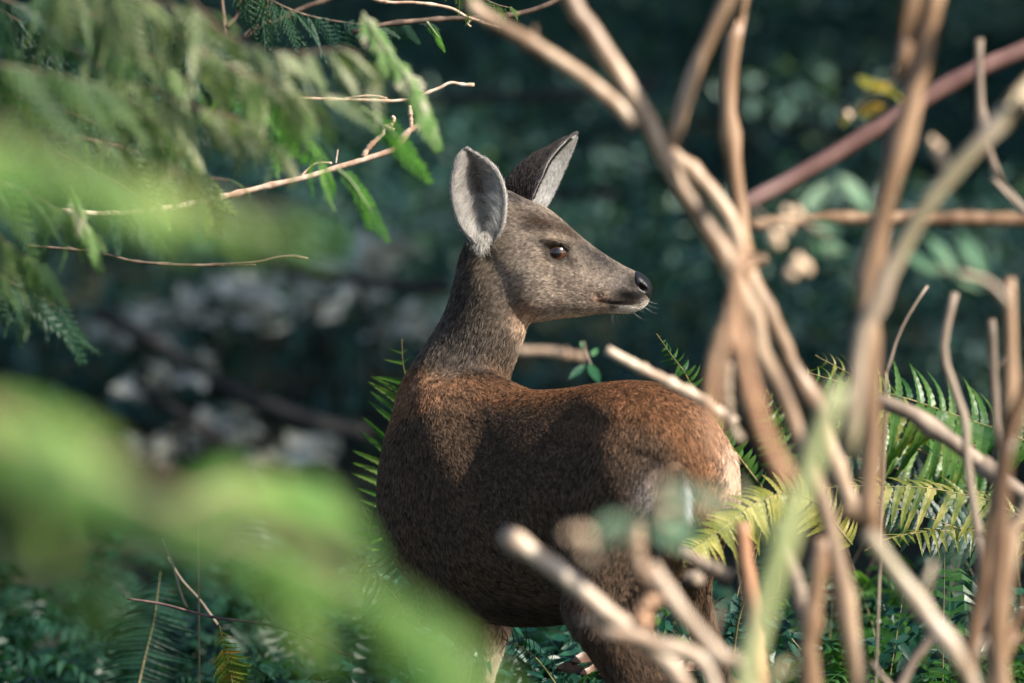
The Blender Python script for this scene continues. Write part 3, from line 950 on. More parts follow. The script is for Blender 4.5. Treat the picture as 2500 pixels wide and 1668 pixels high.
# pale tuft at the foot of the near ear
m_ = 520
tx = NP.normal(1178, 12, m_); ty = 588 - (tx - 1158) * .42 + NP.uniform(-14, 14, m_)
er.append(np.array([W(a, b, EY + .002) for a, b in zip(tx, ty)])); dd_ = np.tile([.05, -.12, -1.], (m_, 1)) + NP.normal(size=(m_, 3)) * .34
ed_.append(dd_ / np.linalg.norm(dd_, axis=1, keepdims=True)); en_.append(np.tile([0, -1., 0], (m_, 1))); el.append(NP.uniform(.006, .030, m_) * np.clip(1.2 - np.abs(tx - 1178) / 26, .25, 1))
ec.append(C(.80, .76, .70) * NP.uniform(.5, 1.05, m_)[:, None]); erad.append(np.full(m_, .0003))
earfur = make_curves('ear_hair', np.vstack(er), np.vstack(ed_), np.vstack(en_), np.concatenate(el), np.vstack(ec) * .8, np.concatenate(erad), deer,
                     lift=.22, bend=.6, tipc=np.vstack(ec) * 1.15)

# ---- eyes
eye_m, nt, N, L, out = new_mat('eye_wet')
tc = N.new('ShaderNodeTexCoord'); sp = N.new('ShaderNodeSeparateXYZ'); L.new(tc.outputs['Object'], sp.inputs[0])
vl = N.new('ShaderNodeVectorMath'); vl.operation = 'LENGTH'
cmb = N.new('ShaderNodeCombineXYZ'); L.new(sp.outputs['X'], cmb.inputs['X']); L.new(sp.outputs['Z'], cmb.inputs['Y']); L.new(cmb.outputs[0], vl.inputs[0])
cr = N.new('ShaderNodeValToRGB'); e_ = cr.color_ramp.elements
e_[0].position = .0; e_[0].color = (.004, .003, .004, 1)
e_[1].position = .95; e_[1].color = (.02, .01, .006, 1)
a_ = e_.new(.42); a_.color = (.006, .004, .005, 1)
a_ = e_.new(.52); a_.color = (.075, .027, .010, 1)
a_ = e_.new(.80); a_.color = (.045, .017, .008, 1)
mm = N.new('ShaderNodeMath'); mm.operation = 'MULTIPLY'; mm.inputs[1].default_value = 1 / .0185; L.new(vl.outputs['Value'], mm.inputs[0])
L.new(mm.outputs[0], cr.inputs['Fac'])
p = N.new('ShaderNodeBsdfPrincipled'); L.new(cr.outputs['Color'], p.inputs['Base Color']); p.inputs['Roughness'].default_value = .25
p.inputs['Coat Weight'].default_value = 1; p.inputs['Coat Roughness'].default_value = .015
L.new(p.outputs[0], out.inputs['Surface'])
lid_m = plain_mat('eyelid_skin', (.012, .010, .010), .35, .5)
near = (px > 1345) & (px < 1372) & (py > 605) & (py < 630) & (co[:, 1] < DY)
ysurf = co[near, 1].min()
half = DY - ysurf
print('eye half', half)
for s_ in (-1, 1):
    c = W(1358, 616, DY); c.y = DY + s_ * (half - .0135)
    Vv, Ff = [], []
    n1, n2 = 28, 20
    rx, ry, rz = .0196, .0175, .0188
    for i in range(n2 + 1):
        for j in range(n1):
            ph = math.pi * i / n2; th = 2 * math.pi * j / n1
            Vv.append(Vector((rx * math.sin(ph) * math.cos(th), s_ * ry * math.cos(ph), rz * math.sin(ph) * math.sin(th))))
    for i in range(n2):
        for j in range(n1):
            Ff.append((i * n1 + j, i * n1 + (j + 1) % n1, (i + 1) * n1 + (j + 1) % n1, (i + 1) * n1 + j))
    eo = mesh_obj('eye', [v + Vector(wloc(deer)) for v in Vv], Ff, eye_m, deer)
    eo.location = c - wloc(deer)
    # lids: an almond ring
    LV, LF = [], []
    pts = []
    for k in range(33):
        a = 2 * math.pi * k / 32
        x = math.cos(a) * .0172; z = math.sin(a) * (.0160 if math.sin(a) > 0 else .0160)
        if math.cos(a) > .8: x += .004 * (math.cos(a) - .8) / .2; z -= .0022 * (math.cos(a) - .8) / .2
        rr_ = math.sqrt(max(0, 1 - (x / .0200) ** 2 - (z / .0192) ** 2))
        pts.append(np.array(c + Vector((x, s_ * (ry * rr_ + .0008), z))))
    tube_geo(np.array(pts), [.0030 + .0010 * (math.sin(2 * math.pi * k / 32) > .2) for k in range(33)], 8, V=LV, F=LF, cap=False)
    mesh_obj('eyelid', LV, LF, lid_m, deer)
    # lashes
    if True:
        m_ = 90
        an = NP.rand(m_) * 2.6 + .25
        x = np.cos(an) * .0150; z = np.sin(an) * .0120
        rt = np.array(c) + np.stack([x, np.full(m_, s_ * .0125), z], 1)
        d = np.stack([np.cos(an) * .7 , np.full(m_, s_ * .8), np.sin(an) * .45], 1)
        make_curves('eyelashes', rt, d, np.tile([0, 0, 1.], (m_, 1)), .006 + .004 * NP.rand(m_), np.tile(C(.02, .015, .012), (m_, 1)), np.full(m_, .0003), deer, lift=.1, bend=2.)

# ---- nose pad
nose_m, nt, N, L, out = new_mat('nose_leather')
p = N.new('ShaderNodeBsdfPrincipled'); p.inputs['Base Color'].default_value = (.010, .010, .012, 1); p.inputs['Roughness'].default_value = .28
vo = N.new('ShaderNodeTexVoronoi'); vo.inputs['Scale'].default_value = 900; g_ = N.new('ShaderNodeNewGeometry'); L.new(g_.outputs['Position'], vo.inputs['Vector'])
bp = N.new('ShaderNodeBump'); bp.inputs['Strength'].default_value = .5; bp.inputs['Distance'].default_value = .0008
L.new(vo.outputs['Distance'], bp.inputs['Height']); L.new(bp.outputs[0], p.inputs['Normal']); L.new(p.outputs[0], out.inputs['Surface'])
ns = [(1545, 663, 1548, 706, DY, .018), (1552, 662, 1553, 722, DY, .0275), (1562, 665, 1561, 730, DY, .0300), (1573, 672, 1571, 733, DY, .0290), (1583, 681, 1580, 734, DY, .0240), (1590, 693, 1586, 732, DY, .0165), (1593, 703, 1590, 726, DY, .007)]
V2, F2 = [], []
loft(pair_rings(ns, 34, 40), V2, F2)
nv = np.array([tuple(v) for v in V2]); npx, npy = proj(nv)
sd = np.sign(nv[:, 1] - DY)
u_, v_ = (npx - 1568), (npy - 703)
nost = np.exp(-((u_ * .8 + v_ * .6) / 10.0) ** 2 - ((-u_ * .6 + v_ * .8) / 5.2) ** 2)
nv[:, 1] -= sd * .013 * nost * np.clip(np.abs(nv[:, 1] - DY) / .01, 0, 1)
ridge = np.exp(-((u_ * .8 + v_ * .6) / 13.0) ** 2 - ((-u_ * .6 + v_ * .8 + 9) / 5.0) ** 2)
nv[:, 1] += sd * .0025 * ridge
mesh_obj('nose', nv, F2, nose_m, deer)

# ---- tail, hanging, dark with a white fringe
V3, F3 = [], []
ts = [(1608, 1080, 1660, 1075, 9.13, .016), (1606, 1130, 1674, 1125, 9.065, .024), (1612, 1190, 1674, 1190, 9.045, .024), (1614, 1260, 1672, 1260, 9.04, .022), (1620, 1330, 1664, 1330, 9.04, .016), (1630, 1375, 1652, 1375, 9.04, .008)]
loft(pair_rings(ts, 26, 18), V3, F3)
tvv = np.array([tuple(v) for v in V3]); tpx, tpy = proj(tvv)
tvv[:, 1] += .028; tcol = np.tile(C(.15, .095, .06), (len(tvv), 1))
tcol = mixc(tcol, ssx(1656, 1668, tpx) * ssx(1150, 1175, tpy) * (1 - ssx(1225, 1260, tpy)), C(.8, .8, .82))
tcol = mixc(tcol, (1 - ssx(1612, 1630, tpx)) * ssx(1140, 1170, tpy), C(.25, .24, .24))
tail = mesh_obj('tail', tvv, F3, fur_skin, deer)
ca = tail.data.color_attributes.new('coat', 'FLOAT_COLOR', 'POINT'); ca.data.foreach_set('color', np.c_[tcol, np.ones(len(tcol))].ravel())
tt_, ta_, tn_ = tri_data(tvv, F3)
NT = 22000
ix = NP.choice(len(tt_), NT, p=ta_ / ta_.sum()); a1, a2 = np.sqrt(NP.rand(NT)), NP.rand(NT); w3 = np.stack([1 - a1, a1 * (1 - a2), a1 * a2], 1)
rt = (tvv[tt_[ix]] * w3[:, :, None]).sum(1); nr = (tn_[tt_[ix]] * w3[:, :, None]).sum(1); rcx = (tcol[tt_[ix]] * w3[:, :, None]).sum(1)
dd = np.tile([0.02, 0, -1.], (NT, 1)) + NP.normal(size=(NT, 3)) * .15
make_curves('tail_hair', rt, dd, nr, .022 + .014 * NP.rand(NT), rcx * .6, np.full(NT, .00035), deer, lift=.3, bend=.8, tipc=rcx * 1.3)

# ---- whiskers on the chin and lips
nw = 18
bx = NP.uniform(1490, 1582, nw)
rt, d = [], []
for i in range(nw):
    yy = np.interp(bx[i], [1490, 1540, 1565, 1582], [760, 764, 752, 730]) - NP.rand() * 16
    rt.append(np.array(W(bx[i], yy, DY + NP.choice([-1, 1]) * NP.uniform(.004, .02))))
    fwd = (bx[i] - 1500) / 80
    d.append(np.array((.1 + .9 * fwd + NP.normal() * .2, NP.normal() * .35, -1.1 + .6 * fwd + NP.normal() * .15)))
d = np.array(d); d /= np.linalg.norm(d, axis=1, keepdims=True)
make_curves('whiskers', np.array(rt), d, np.tile([.5, 0, .6], (nw, 1)), NP.uniform(.010, .034, nw), np.tile(C(.7, .68, .65), (nw, 1)), np.full(nw, .00013), deer, lift=-.4, bend=2.0, K=6)
# ================================================================== bare canes on the right
TAN = [(.15, .09, .05), (.33, .22, .14), (.56, .42, .30)]
M_cane = bark_mat('cane_tan', TAN, scale=26, stretch=5, rough=.42, spec=.5, patch=(.12, .07, .045), patch_amt=.55)
M_sunlit = bark_mat('cane_sunlit', [(.30, .21, .14), (.50, .38, .28), (.72, .60, .47)], scale=26, stretch=4, rough=.42, spec=.5, patch=(.22, .13, .08), patch_amt=.5)  # lighter copy of the tan cane: sunlight on these sticks put into the colour
M_brown = bark_mat('cane_brown', [(.11, .06, .033), (.24, .145, .085), (.42, .28, .18)], scale=24, stretch=6, rough=.45, spec=.45)
M_orange = bark_mat('cane_orange', [(.30, .14, .07), (.44, .24, .14), (.56, .36, .23)], scale=20, stretch=5, rough=.5)
M_mossy = bark_mat('cane_mossy', [(.24, .18, .12), (.38, .29, .21), (.54, .43, .34)], scale=22, stretch=4, rough=.4, spec=.55, patch=(.24, .25, .12), patch_amt=.35)
M_green = bark_mat('cane_green', [(.26, .34, .12), (.38, .42, .19), (.50, .46, .30)], scale=14, stretch=5, rough=.45)
M_greyc = bark_mat('cane_grey', [(.13, .10, .075), (.23, .175, .135), (.34, .27, .21)], scale=24, stretch=5, rough=.6)
CG = 'bare canes of the thicket on the right'
def pts_(f, L): return [(*f(q[0], q[1]), *q[2:]) for q in L]
def cane(label, y, w, f, L, mat, ground=False, forks=(), taper=.8, nodes=3, dy=0.0):
    y += .75 * (y < 7.3); w *= .73; forks = [(a + .75 * (a < 7.3), b * .73, c_, d_) for a, b, c_, d_ in forks]
    root, PP, rad = branch_thing('cane', label, 'cane', y, w, pts_(f, L), mat, ground=ground, group=CG, taper=taper, nodes=nodes + 2, dy=dy)
    for (fy, fw, f2, L2) in forks:
        branch_thing('fork', None, None, fy, fw, pts_(f2, L2), mat, parent=root, taper=.9, nodes=1)
    # snapped side twigs and buds at the joints
    rr = random.Random(int(PP[0][0] * 997) + int(w * 13))
    for _ in range(rr.randrange(2, 5) if ground else 0):
        k = rr.randrange(3, len(PP) - 3)
        p = Vector(PP[k]); tg = Vector(PP[k + 1] - PP[k - 1]).normalized()
        sd = tg.cross(Vector((0, 1, 0))).normalized() * rr.choice((-1, 1))
        d = (sd + tg * rr.uniform(.3, .9) * (1 if tg.z > 0 else -1) + Vector((0, rr.uniform(-.4, .4), 0))).normalized()
        L_ = rad[k] * rr.uniform(1.6, 4.5); r_ = rad[k] * rr.uniform(.22, .4)
        q = [p + d * rad[k] * .6, p + d * (rad[k] + L_ * .5) + Vector((0, 0, L_ * .1)), p + d * (rad[k] + L_) + Vector((0, 0, L_ * .25))]
        V, F = tube_geo(np.array([tuple(x) for x in q]), [r_ * 1.3, r_, r_ * .7], 6)
        mesh_obj('stub', V, F, mat, root)
    return root

cane('thick tan forked cane crossing from the top centre to the lower right', 6.4, 60, ff,
     [c5(400, -60), c5(430, 0), c5(560, 200), c5(720, 450), c5(790, 600), c5(870, 760), c5(960, 900), c5(1100, 1130), c5(1220, 1370), c6(430, 160), c6(520, 340), c6(575, 480), c6(640, 640), c6(720, 880), c6(790, 1230), c6(850, 1590)], M_cane, ground=True, taper=.95,
     forks=[(6.4, 52, ff, [c5(-10, 10), c5(60, 70), c5(250, 180), c5(450, 310), c5(600, 430), c5(700, 530)]),
            (6.4, 48, ff, [c5(1130, -60), c5(1090, 0), c5(960, 280), c5(850, 620)]),
            (6.4, 14, ff, [c5(270, 110), c5(268, 190)])])
cane('second tan cane running beside the forked one and ending in a cut knob', 6.7, 56, ff,
     [c5(840, 640), c5(1000, 790), c5(1110, 950), c5(1150, 1100), c5(1230, 1260), c5(1330, 1470), c6(560, 230), c6(680, 430), c6(730, 590), c6(800, 780), c6(842, 890)], M_cane, nodes=5, taper=1.0,
     forks=[(6.6, 40, ff, [c5(1250, 1095), c5(1200, 1120), c5(1165, 1150)])])
cane('brown upright cane hanging down between the pale forks', 6.9, 58, c5, [(1160, -50), (1140, 30), (1110, 200), (1092, 400), (1105, 600), (1135, 850), (1150, 1000), (1165, 1080)], M_brown, nodes=2)
cane('brown bent cane rising left of the mossy one to the top edge', 6.2, 72, ff, [c5(1975, -60), c5(1960, 10), c5(1925, 220), c5(1860, 480), c5(1800, 700), c5(1730, 1000), c5(1680, 1300), c6(900, 100), c6(890, 330), c6(905, 560), c6(885, 800), c6(905, 960)], M_brown, taper=1.0, nodes=4,
     forks=[(6.2, 56, ff, [c5(1890, -60), c5(1870, 60), c5(1840, 230), c5(1830, 330)])])
cane('mossy pale cane slanting in from the right edge with a bright highlight', 5.9, 58, ff, [c5(2480, 260), c5(2350, 400), c5(2180, 590), c5(1990, 800), c5(1840, 1040), c5(1760, 1200), c5(1720, 1330), c6(860, 120), c6(830, 420), c6(800, 620)], M_mossy, taper=1.0, nodes=3)
cane('pale green cane leaning across the fern, nearest to the camera', 4.85, 80, c6, [(765, 325), (690, 540), (620, 740), (560, 900), (480, 1150), (415, 1400), (375, 1600)], M_green, ground=True, nodes=2)
plain_branch('long reddish log slanting up to the right behind the canes', 'fallen log', 'fallen_log', 12.2, 52, pts_(c5, [(1120, 900), (1180, 860), (1400, 740), (1700, 560), (1900, 440), (2100, 320), (2450, 170)]), M_pink)
plain_branch('level brown branch behind the canes at right', 'branch', 'level_branch', 12.8, 44, pts_(c5, [(1150, 965), (1500, 930), (1900, 930), (2450, 935)]), M_brown)
cane('thin curved cane hanging near the right edge', 7.0, 34, c5, [(2160, 165), (2158, 300), (2170, 500), (2200, 650), (2260, 790), (2370, 920)], M_greyc)
cane('thin dark twig arching out of the ferns', 8.7, 11, c5, [(1940, 1215), (1870, 1320), (1810, 1440), (1770, 1590), (1765, 1700)], M_greyc, ground=True)
cane('grey bent cane in front of the upper right fern', 7.2, 36, c6, [(1250, -60), (1232, 0), (1200, 190), (1245, 340), (1290, 480), (1300, 640), (1335, 880), (1350, 1000)], M_greyc, ground=True)
cane('short grey upright cane with a blunt tip at right', 7.2, 36, c6, [(1402, 50), (1412, 300), (1420, 450), (1440, 700), (1400, 1000), (1340, 1400), (1330, 1620)], M_greyc, ground=True)
cane('brown upright cane at the far right edge', 6.6, 52, c6, [(1475, -120), (1478, 0), (1482, 300), (1460, 560), (1410, 830), (1370, 1100), (1320, 1400), (1310, 1600)], M_brown, ground=True)
cane('pinkish brown cane swinging down the right margin', 6.2, 60, c6, [(1570, 300), (1500, 460), (1450, 700), (1440, 1000), (1420, 1300), (1450, 1600)], M_brown, ground=True)
cane('tan cane crossing the bottom right corner', 6.3, 54, c6, [(1570, 800), (1510, 900), (1470, 1100), (1440, 1350), (1400, 1610)], M_cane, ground=True)
cane('cane entering low at the right margin', 6.5, 44, c6, [(1580, 1180), (1520, 1300), (1440, 1480), (1400, 1640)], M_brown, ground=True)
cane('bright pinkish cane running from the knob to the bottom right', 6.0, 70, c6, [(880, 940), (940, 1020), (1020, 1130), (1130, 1280), (1220, 1400), (1290, 1520), (1330, 1620)], M_mossy, ground=True, nodes=4)
cane('wide brown cane standing at the bottom behind the green one', 6.4, 74, c6, [(700, 960), (665, 1200), (640, 1400), (645, 1610)], M_brown, ground=True)
cane('orange brown cane left of the green one, upper piece split in two', 5.3, 54, c6, [(368, -235), (350, -120), (338, 10), (352, 130), (378, 260), (410, 400), (480, 590), (560, 740)], M_orange, forks=[(5.3, 44, c6, [(330, -10), (300, 90), (262, 200), (240, 330), (232, 460), (240, 600)])])
cane('orange brown cane standing below the golden frond', 7.0, 68, c6, [(360, 900), (375, 1060), (400, 1230), (420, 1400), (440, 1600)], M_orange, ground=True)
cane('whitish upright stub beside the orange cane', 6.6, 34, c6, [(308, 235), (300, 330), (312, 470), (350, 560)], M_mossy)
cane('tan cane slanting left behind the green one', 6.6, 60, c6, [(800, 560), (820, 420), (850, 250)], M_brown)
cane('grey branch slanting behind the upper right fern', 8.3, 66, c6, [(930, 395), (1060, 440), (1240, 560), (1350, 650), (1560, 800)], M_greyc)
cane('pale grey cane between the ferns and the green cane', 7.4, 54, c6, [(500, 900), (560, 1060), (600, 1200), (640, 1330)], M_greyc)
cane('grey cane leaning at the bottom edge near the right', 7.2, 46, c6, [(1190, 1330), (1110, 1430), (1020, 1590)], M_greyc, ground=True)
cane('tan stick pointing up left in front of the belly', 6.2, 62, ff, [c2(590, 905), c2(760, 1020), c2(930, 1150), c2(1060, 1265), c2(1230, 1400), c2(1420, 1640)], M_sunlit, nodes=4, ground=True, taper=1.0)
cane('tan cane crossing the hind leg down to the right', 5.9, 66, ff, [c2(1240, 1050), c2(1340, 1200), c2(1450, 1340), c2(1560, 1460), c2(1700, 1600)], M_sunlit, nodes=3, ground=True)
cane('short upright tan stub below the blurred green leaves', 5.7, 56, c2, [(1185, 875), (1180, 960), (1200, 1060), (1250, 1130)], M_cane)
cane('tan stick lying low across the hind leg', 6.1, 56, c2, [(1030, 1345), (1180, 1370), (1320, 1410), (1450, 1450), (1500, 1520), (1530, 1620)], M_sunlit, ground=True)
cane('small orange curled twig over the hind leg', 6.2, 48, c2, [(1330, 1195), (1255, 1205), (1215, 1240), (1200, 1320)], M_orange)
cane('level tan stick ending at the neck of the doe', 7.4, 34, c2, [(655, 102), (720, 104), (800, 106), (880, 120), (950, 132)], M_sunlit, nodes=2)
cane('tan stick sloping down over the back of the doe', 7.2, 40, ff, [c2(1050, 100), c2(1200, 180), c2(1340, 250), c2(1460, 315), c2(1620, 420)], M_sunlit, nodes=2)
cane('grey stick lying behind the golden fern tip', 7.6, 50, c2, [(1370, 990), (1480, 1045), (1600, 1105)], M_greyc)
cane('dark grey twig under the golden fern tip', 7.7, 46, c2, [(1400, 1100), (1460, 1110)], M_greyc)

# small out-of-focus buds and leaves on the nearer twigs
M_nleaf = leaf_mat('near_leaves', [(.10, .24, .15), (.20, .36, .23), (.36, .48, .34)], scale=8, trans=.5, tint=(1.0, 1.2, .9))
M_bud = plain_mat('bud_scale', (.66, .48, .33), .5)
def leaf_geo(c, d, nrm, L_, w, V, F, fold=.12):
    d = d.normalized(); s = d.cross(nrm).normalized(); nrm = s.cross(d)
    prof = [(0, .05), (.2, .7), (.45, 1), (.75, .7), (1, .02)]
    i = len(V)
    for t, ww in prof:
        m = c + d * (L_ * t) - nrm * (L_ * .15 * t * t)
        V.extend([m - s * w * ww + nrm * fold * w, m, m + s * w * ww + nrm * fold * w])
    for k in range(len(prof) - 1):
        for j in (0, 1):
            F.append((i + k * 3 + j, i + k * 3 + j + 1, i + (k + 1) * 3 + j + 1, i + (k + 1) * 3 + j))

def leafy_twig(label, y, w, f, L, leaves, buds, mat, lmat=M_nleaf, group='leafy twigs in front of the doe'):
    root, PP, rad = branch_thing('leafy_twig', label, 'twig', y, w, pts_(f, L), mat, group=group, taper=.7)
    for (a, b, x2, y2, wd) in leaves:
        A = W(*f(a, b), y); B = W(*f(x2, y2), y + RN.uniform(-.04, .04))
        V, F = [], []
        leaf_geo(A, B - A, Vector((RN.uniform(-.3, .5), -.6, .7)), (B - A).length, wd / FPX * y, V, F)
        mesh_obj('leaf', V, F, lmat, root)
    for (a, b, r) in buds:
        A = W(*f(a, b), y)
        rr = r * .72 / FPX * y
        V, F = tube_geo(np.array([np.array(A) + np.array((0, 0, z * rr)) for z in (-1, -.5, 0, .5, 1.1)]), [rr * q for q in (.3, .85, 1, .7, .15)], 8)
        mesh_obj('bud', V, F, M_bud, root)
    return root
leafy_twig('leafy twig with tan buds blurred over the rump', 5.3, 10, c2, [(880, 940), (1000, 900), (1140, 850), (1290, 790), (1400, 760), (1520, 770), (1620, 740)],
           [(1000, 930, 1180, 840, 40), (1180, 850, 1060, 960, 34), (1300, 800, 1420, 680, 34), (1330, 830, 1480, 900, 36), (1420, 780, 1560, 720, 32), (1500, 800, 1640, 830, 30), (1250, 860, 1420, 950, 30), (1140, 860, 1260, 820, 26), (1400, 800, 1330, 900, 30)],
           [(1285, 700, 20), (1310, 785, 20), (1318, 848, 22), (1290, 925, 20), (885, 915, 18), (955, 925, 24), (935, 905, 20), (1020, 1010, 18), (965, 1000, 20), (1515, 780, 24), (990, 1020, 16), (1110, 940, 16)], M_greyc)
leafy_twig('leafy twig with beige buds left of the bent brown cane', 6.6, 12, c5, [(1180, 870), (1290, 960), (1380, 900), (1440, 960), (1520, 1000)],
           [(1420, 900, 1530, 760, 22), (1440, 960, 1500, 1080, 22), (1560, 750, 1720, 890, 24), (1430, 970, 1580, 960, 20), (1490, 1040, 1590, 1060, 18)],
           [(1290, 1000, 26), (1335, 960, 26), (1300, 1030, 22), (1380, 910, 24), (1340, 900, 18), (1390, 1120, 30), (1360, 1160, 26), (1420, 1140, 26), (1530, 1060, 22)], M_greyc, group='leafy twigs among the canes')
M_yel = leaf_mat('yellow_leaves', [(.20, .22, .03), (.42, .30, .04), (.50, .20, .03)], scale=20, trans=.5)
leafy_twig('twig of small yellow leaves behind the bent brown cane', 7.2, 9, c5, [(1600, 500), (1680, 420), (1760, 370), (1830, 330)],
           [(1640, 330, 1740, 380, 18), (1700, 350, 1800, 390, 20), (1640, 470, 1760, 440, 18), (1600, 500, 1580, 520, 10), (1650, 500, 1740, 470, 16), (1790, 380, 1830, 420, 16)], [(1600, 490, 16), (1810, 300, 18)], M_greyc, M_yel, group='leafy twigs among the canes')
leafy_twig('green-leaved yellowish twig right of the mossy cane', 6.7, 18, c5, [(1850, 1090), (1950, 1130), (2050, 1160), (2190, 1195), (2290, 1290)],
           [(1940, 1010, 2080, 1150, 22), (2080, 1000, 2190, 1160, 24), (2030, 1160, 2200, 1220, 20), (1850, 1080, 2000, 1150, 20)], [(1990, 640, 26), (2010, 690, 22), (1960, 600, 16)], M_mossy, group='leafy twigs among the canes')
M_fshoot = leaf_mat('shoot_leaves', [(.015, .085, .045), (.04, .14, .06), (.10, .22, .10)], scale=20, trans=.4)
leafy_twig('small green leafed shoot hanging from the level stick', 8.6, 5, c2, [(950, 60), (960, 110), (975, 150), (1000, 225)],
           [(955, 165, 885, 220, 9), (970, 160, 1020, 235, 13), (985, 130, 1010, 80, 9), (950, 90, 935, 60, 9), (965, 150, 1010, 180, 10)], [], M_greyc, M_fshoot, group='leafy twigs in front of the doe')
# ================================================================== ferns
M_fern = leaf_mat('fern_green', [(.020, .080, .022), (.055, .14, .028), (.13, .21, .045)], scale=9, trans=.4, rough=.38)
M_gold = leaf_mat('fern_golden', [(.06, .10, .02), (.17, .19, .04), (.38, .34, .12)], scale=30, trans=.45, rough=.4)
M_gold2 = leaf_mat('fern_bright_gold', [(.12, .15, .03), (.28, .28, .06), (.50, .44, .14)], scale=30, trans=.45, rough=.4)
M_shade = leaf_mat('fern_blue_green', [(.003, .014, .011), (.006, .030, .020), (.016, .060, .034)], scale=7, trans=.3, rough=.42, spec=.35)  # blue-green fern darkened: shade over the low ferns put into the colour
M_rust = leaf_mat('fern_rusty', [(.06, .12, .02), (.16, .17, .03), (.30, .10, .03)], scale=26, trans=.4)
M_rach = bark_mat('fern_stem', [(.08, .09, .03), (.18, .15, .06), (.30, .22, .10)], scale=40, stretch=2)

def leaflet_mesh(name, mat, curl=.25, teeth=8, wide=.13, sickle=.12):
    """one pinna pointing along +x, unit length, with toothed margins and a sunken midrib"""
    V, F = [], []
    n = teeth * 2
    for i in range(n + 1):
        t = i / n
        w = wide * (1 - t) ** .6 * (.55 + .45 * min(1, t * 8 + .4)) * (1.12 if i % 2 else .86)
        if i == n: w = .004
        z = -curl * t * t
        y0 = sickle * t * t
        V += [(t, y0 + w, z + .022), (t, y0, z), (t, y0 - w, z + .022)]
    for i in range(n):
        for j in (0, 1):
            F.append((i * 3 + j, (i + 1) * 3 + j, (i + 1) * 3 + j + 1, i * 3 + j + 1))
    me = bpy.data.meshes.new(name); me.from_pydata(V, [], F); me.materials.append(mat); me.update()
    return me
_lm = {}
def leaflet_for(mat, curl, wide=.13):
    k = (mat.name, curl, wide)
    if k not in _lm: _lm[k] = leaflet_mesh('leaflet', mat, curl, 6, wide)
    return _lm[k]

def frond_frames(pts, n, t0=.02, t1=.985):
    PP = catmull([tuple(p) for p in pts], 60)
    out = []
    for i in range(n):
        t = t0 + (t1 - t0) * i / (n - 1)
        k = t * 59; a = int(min(k, 58)); f = k - a
        p = Vector(PP[a] * (1 - f) + PP[a + 1] * f)
        tg = Vector(PP[min(a + 2, 59)] - PP[max(a - 1, 0)]).normalized()
        out.append((t, p, tg))
    return PP, out

def lprof(t):
    """leaflet length along the frond, t=0 tip, t=1 base"""
    return (min(1, (t / .38)) ** .75) * (1 - .25 * max(0, (t - .7) / .3))

def frond(parent, pts, n, Lup, Ldn, mat, normal=Vector((0, -1, .2)), lean=.35, rw=.0016, curl=.3, wide=.13, jit=.1, name='frond', droop=.15, own=True):
    """tip first, base last. Leaflets Lup on the left of the tip-to-base direction, Ldn on the other (metres)"""
    L0 = wloc(parent)
    PP, fr = frond_frames(pts, n)
    V, F = tube_geo(PP, [rw * (.35 + .9 * i / 59) for i in range(60)], 5)
    ro = mesh_obj(name, V, F, M_rach, parent)
    mes = [leaflet_for(mat, curl, wide), leaflet_for(mat, curl * 1.9 + .05, wide * .85), leaflet_for(mat, curl * .3, wide * 1.1)]
    for (t, p, tg) in fr:
        for sd, LL in ((1, Lup), (-1, Ldn)):
            if LL <= 0 or RN.random() < .05: continue
            nr = (normal - tg * normal.dot(tg)).normalized()
            s = nr.cross(tg) * sd
            d = (s - tg * (lean + RN.gauss(0, jit * .6)) + nr * RN.gauss(0, jit) + Vector((0, 0, -droop))).normalized()
            nz = (nr + Vector((RN.gauss(0, jit), RN.gauss(0, jit), RN.gauss(0, jit) ))).normalized()
            y_ = nz.cross(d).normalized() ; z_ = d.cross(y_).normalized()
            if sd < 0: pass
            Ls = LL * lprof(t) * RN.uniform(.9, 1.08) + .002
            M = Matrix((d, y_ * (-sd), z_)).transposed().to_4x4()
            # keep right-handed
            if sd > 0:
                M = Matrix((d, y_, z_)).transposed().to_4x4()
            o = bpy.data.objects.new('leaflet', RN.choice(mes))
            o.matrix_local = Matrix.Translation(p - L0) @ M @ Matrix.Scale(Ls, 4)
            sc.collection.objects.link(o)
            if own:
                o.parent = ro
            else:
                o.parent = parent
    return ro

def fern(label, base, group=None):
    return thing('sword_fern', base, label, 'fern', group)
def PW(L, y, dy=0): return [W(q[0], q[1], q[2] if len(q) > 2 else y + dy * i / (len(L) - 1)) for i, q in enumerate(L)]
def toground(P, dx=0.03, dy=.1):
    b = P[-1]
    return P + [Vector((b.x + dx * .6, b.y + dy * .5, b.z * .45)), Vector((b.x + dx, b.y + dy, -.01))]
px_ = lambda p, y: p / FPX * y

G_ = 'ferns around the doe'
f = fern('slender upright fern frond behind the rump, small rounded leaflets', (W(1850, 1170, 9.9).x, 9.95, 0), G_)
frond(f, PW([(1603, 815), (1640, 868), (1668, 905), (1700, 962), (1735, 1015), (1762, 1055), (1800, 1110), (1860, 1190)], 9.62, .25), 30, px_(40, 9.7), px_(40, 9.7), M_fern, curl=.5, wide=.26, jit=.28, lean=.15)
f2 = fern('twin slender fern fronds rising behind the canes', (W(1860, 1300, 10.2).x, 10.2, 0), G_)
frond(f2, PW([(1842, 958), (1868, 1000), (1885, 1060), (1900, 1120), (1930, 1240)], 10.1, .1), 20, px_(42, 10), px_(42, 10), M_fern, curl=.4, wide=.22, jit=.25)
frond(f2, PW([(1870, 950), (1890, 985), (1905, 1030), (1920, 1100), (1935, 1240)], 10.15, .05), 16, px_(34, 10), px_(34, 10), M_fern, curl=.4, wide=.22, jit=.25)
f = fern('bright green fern frond showing left of the neck', (W(925, 1130, 9.95).x, 10.05, 0), G_)
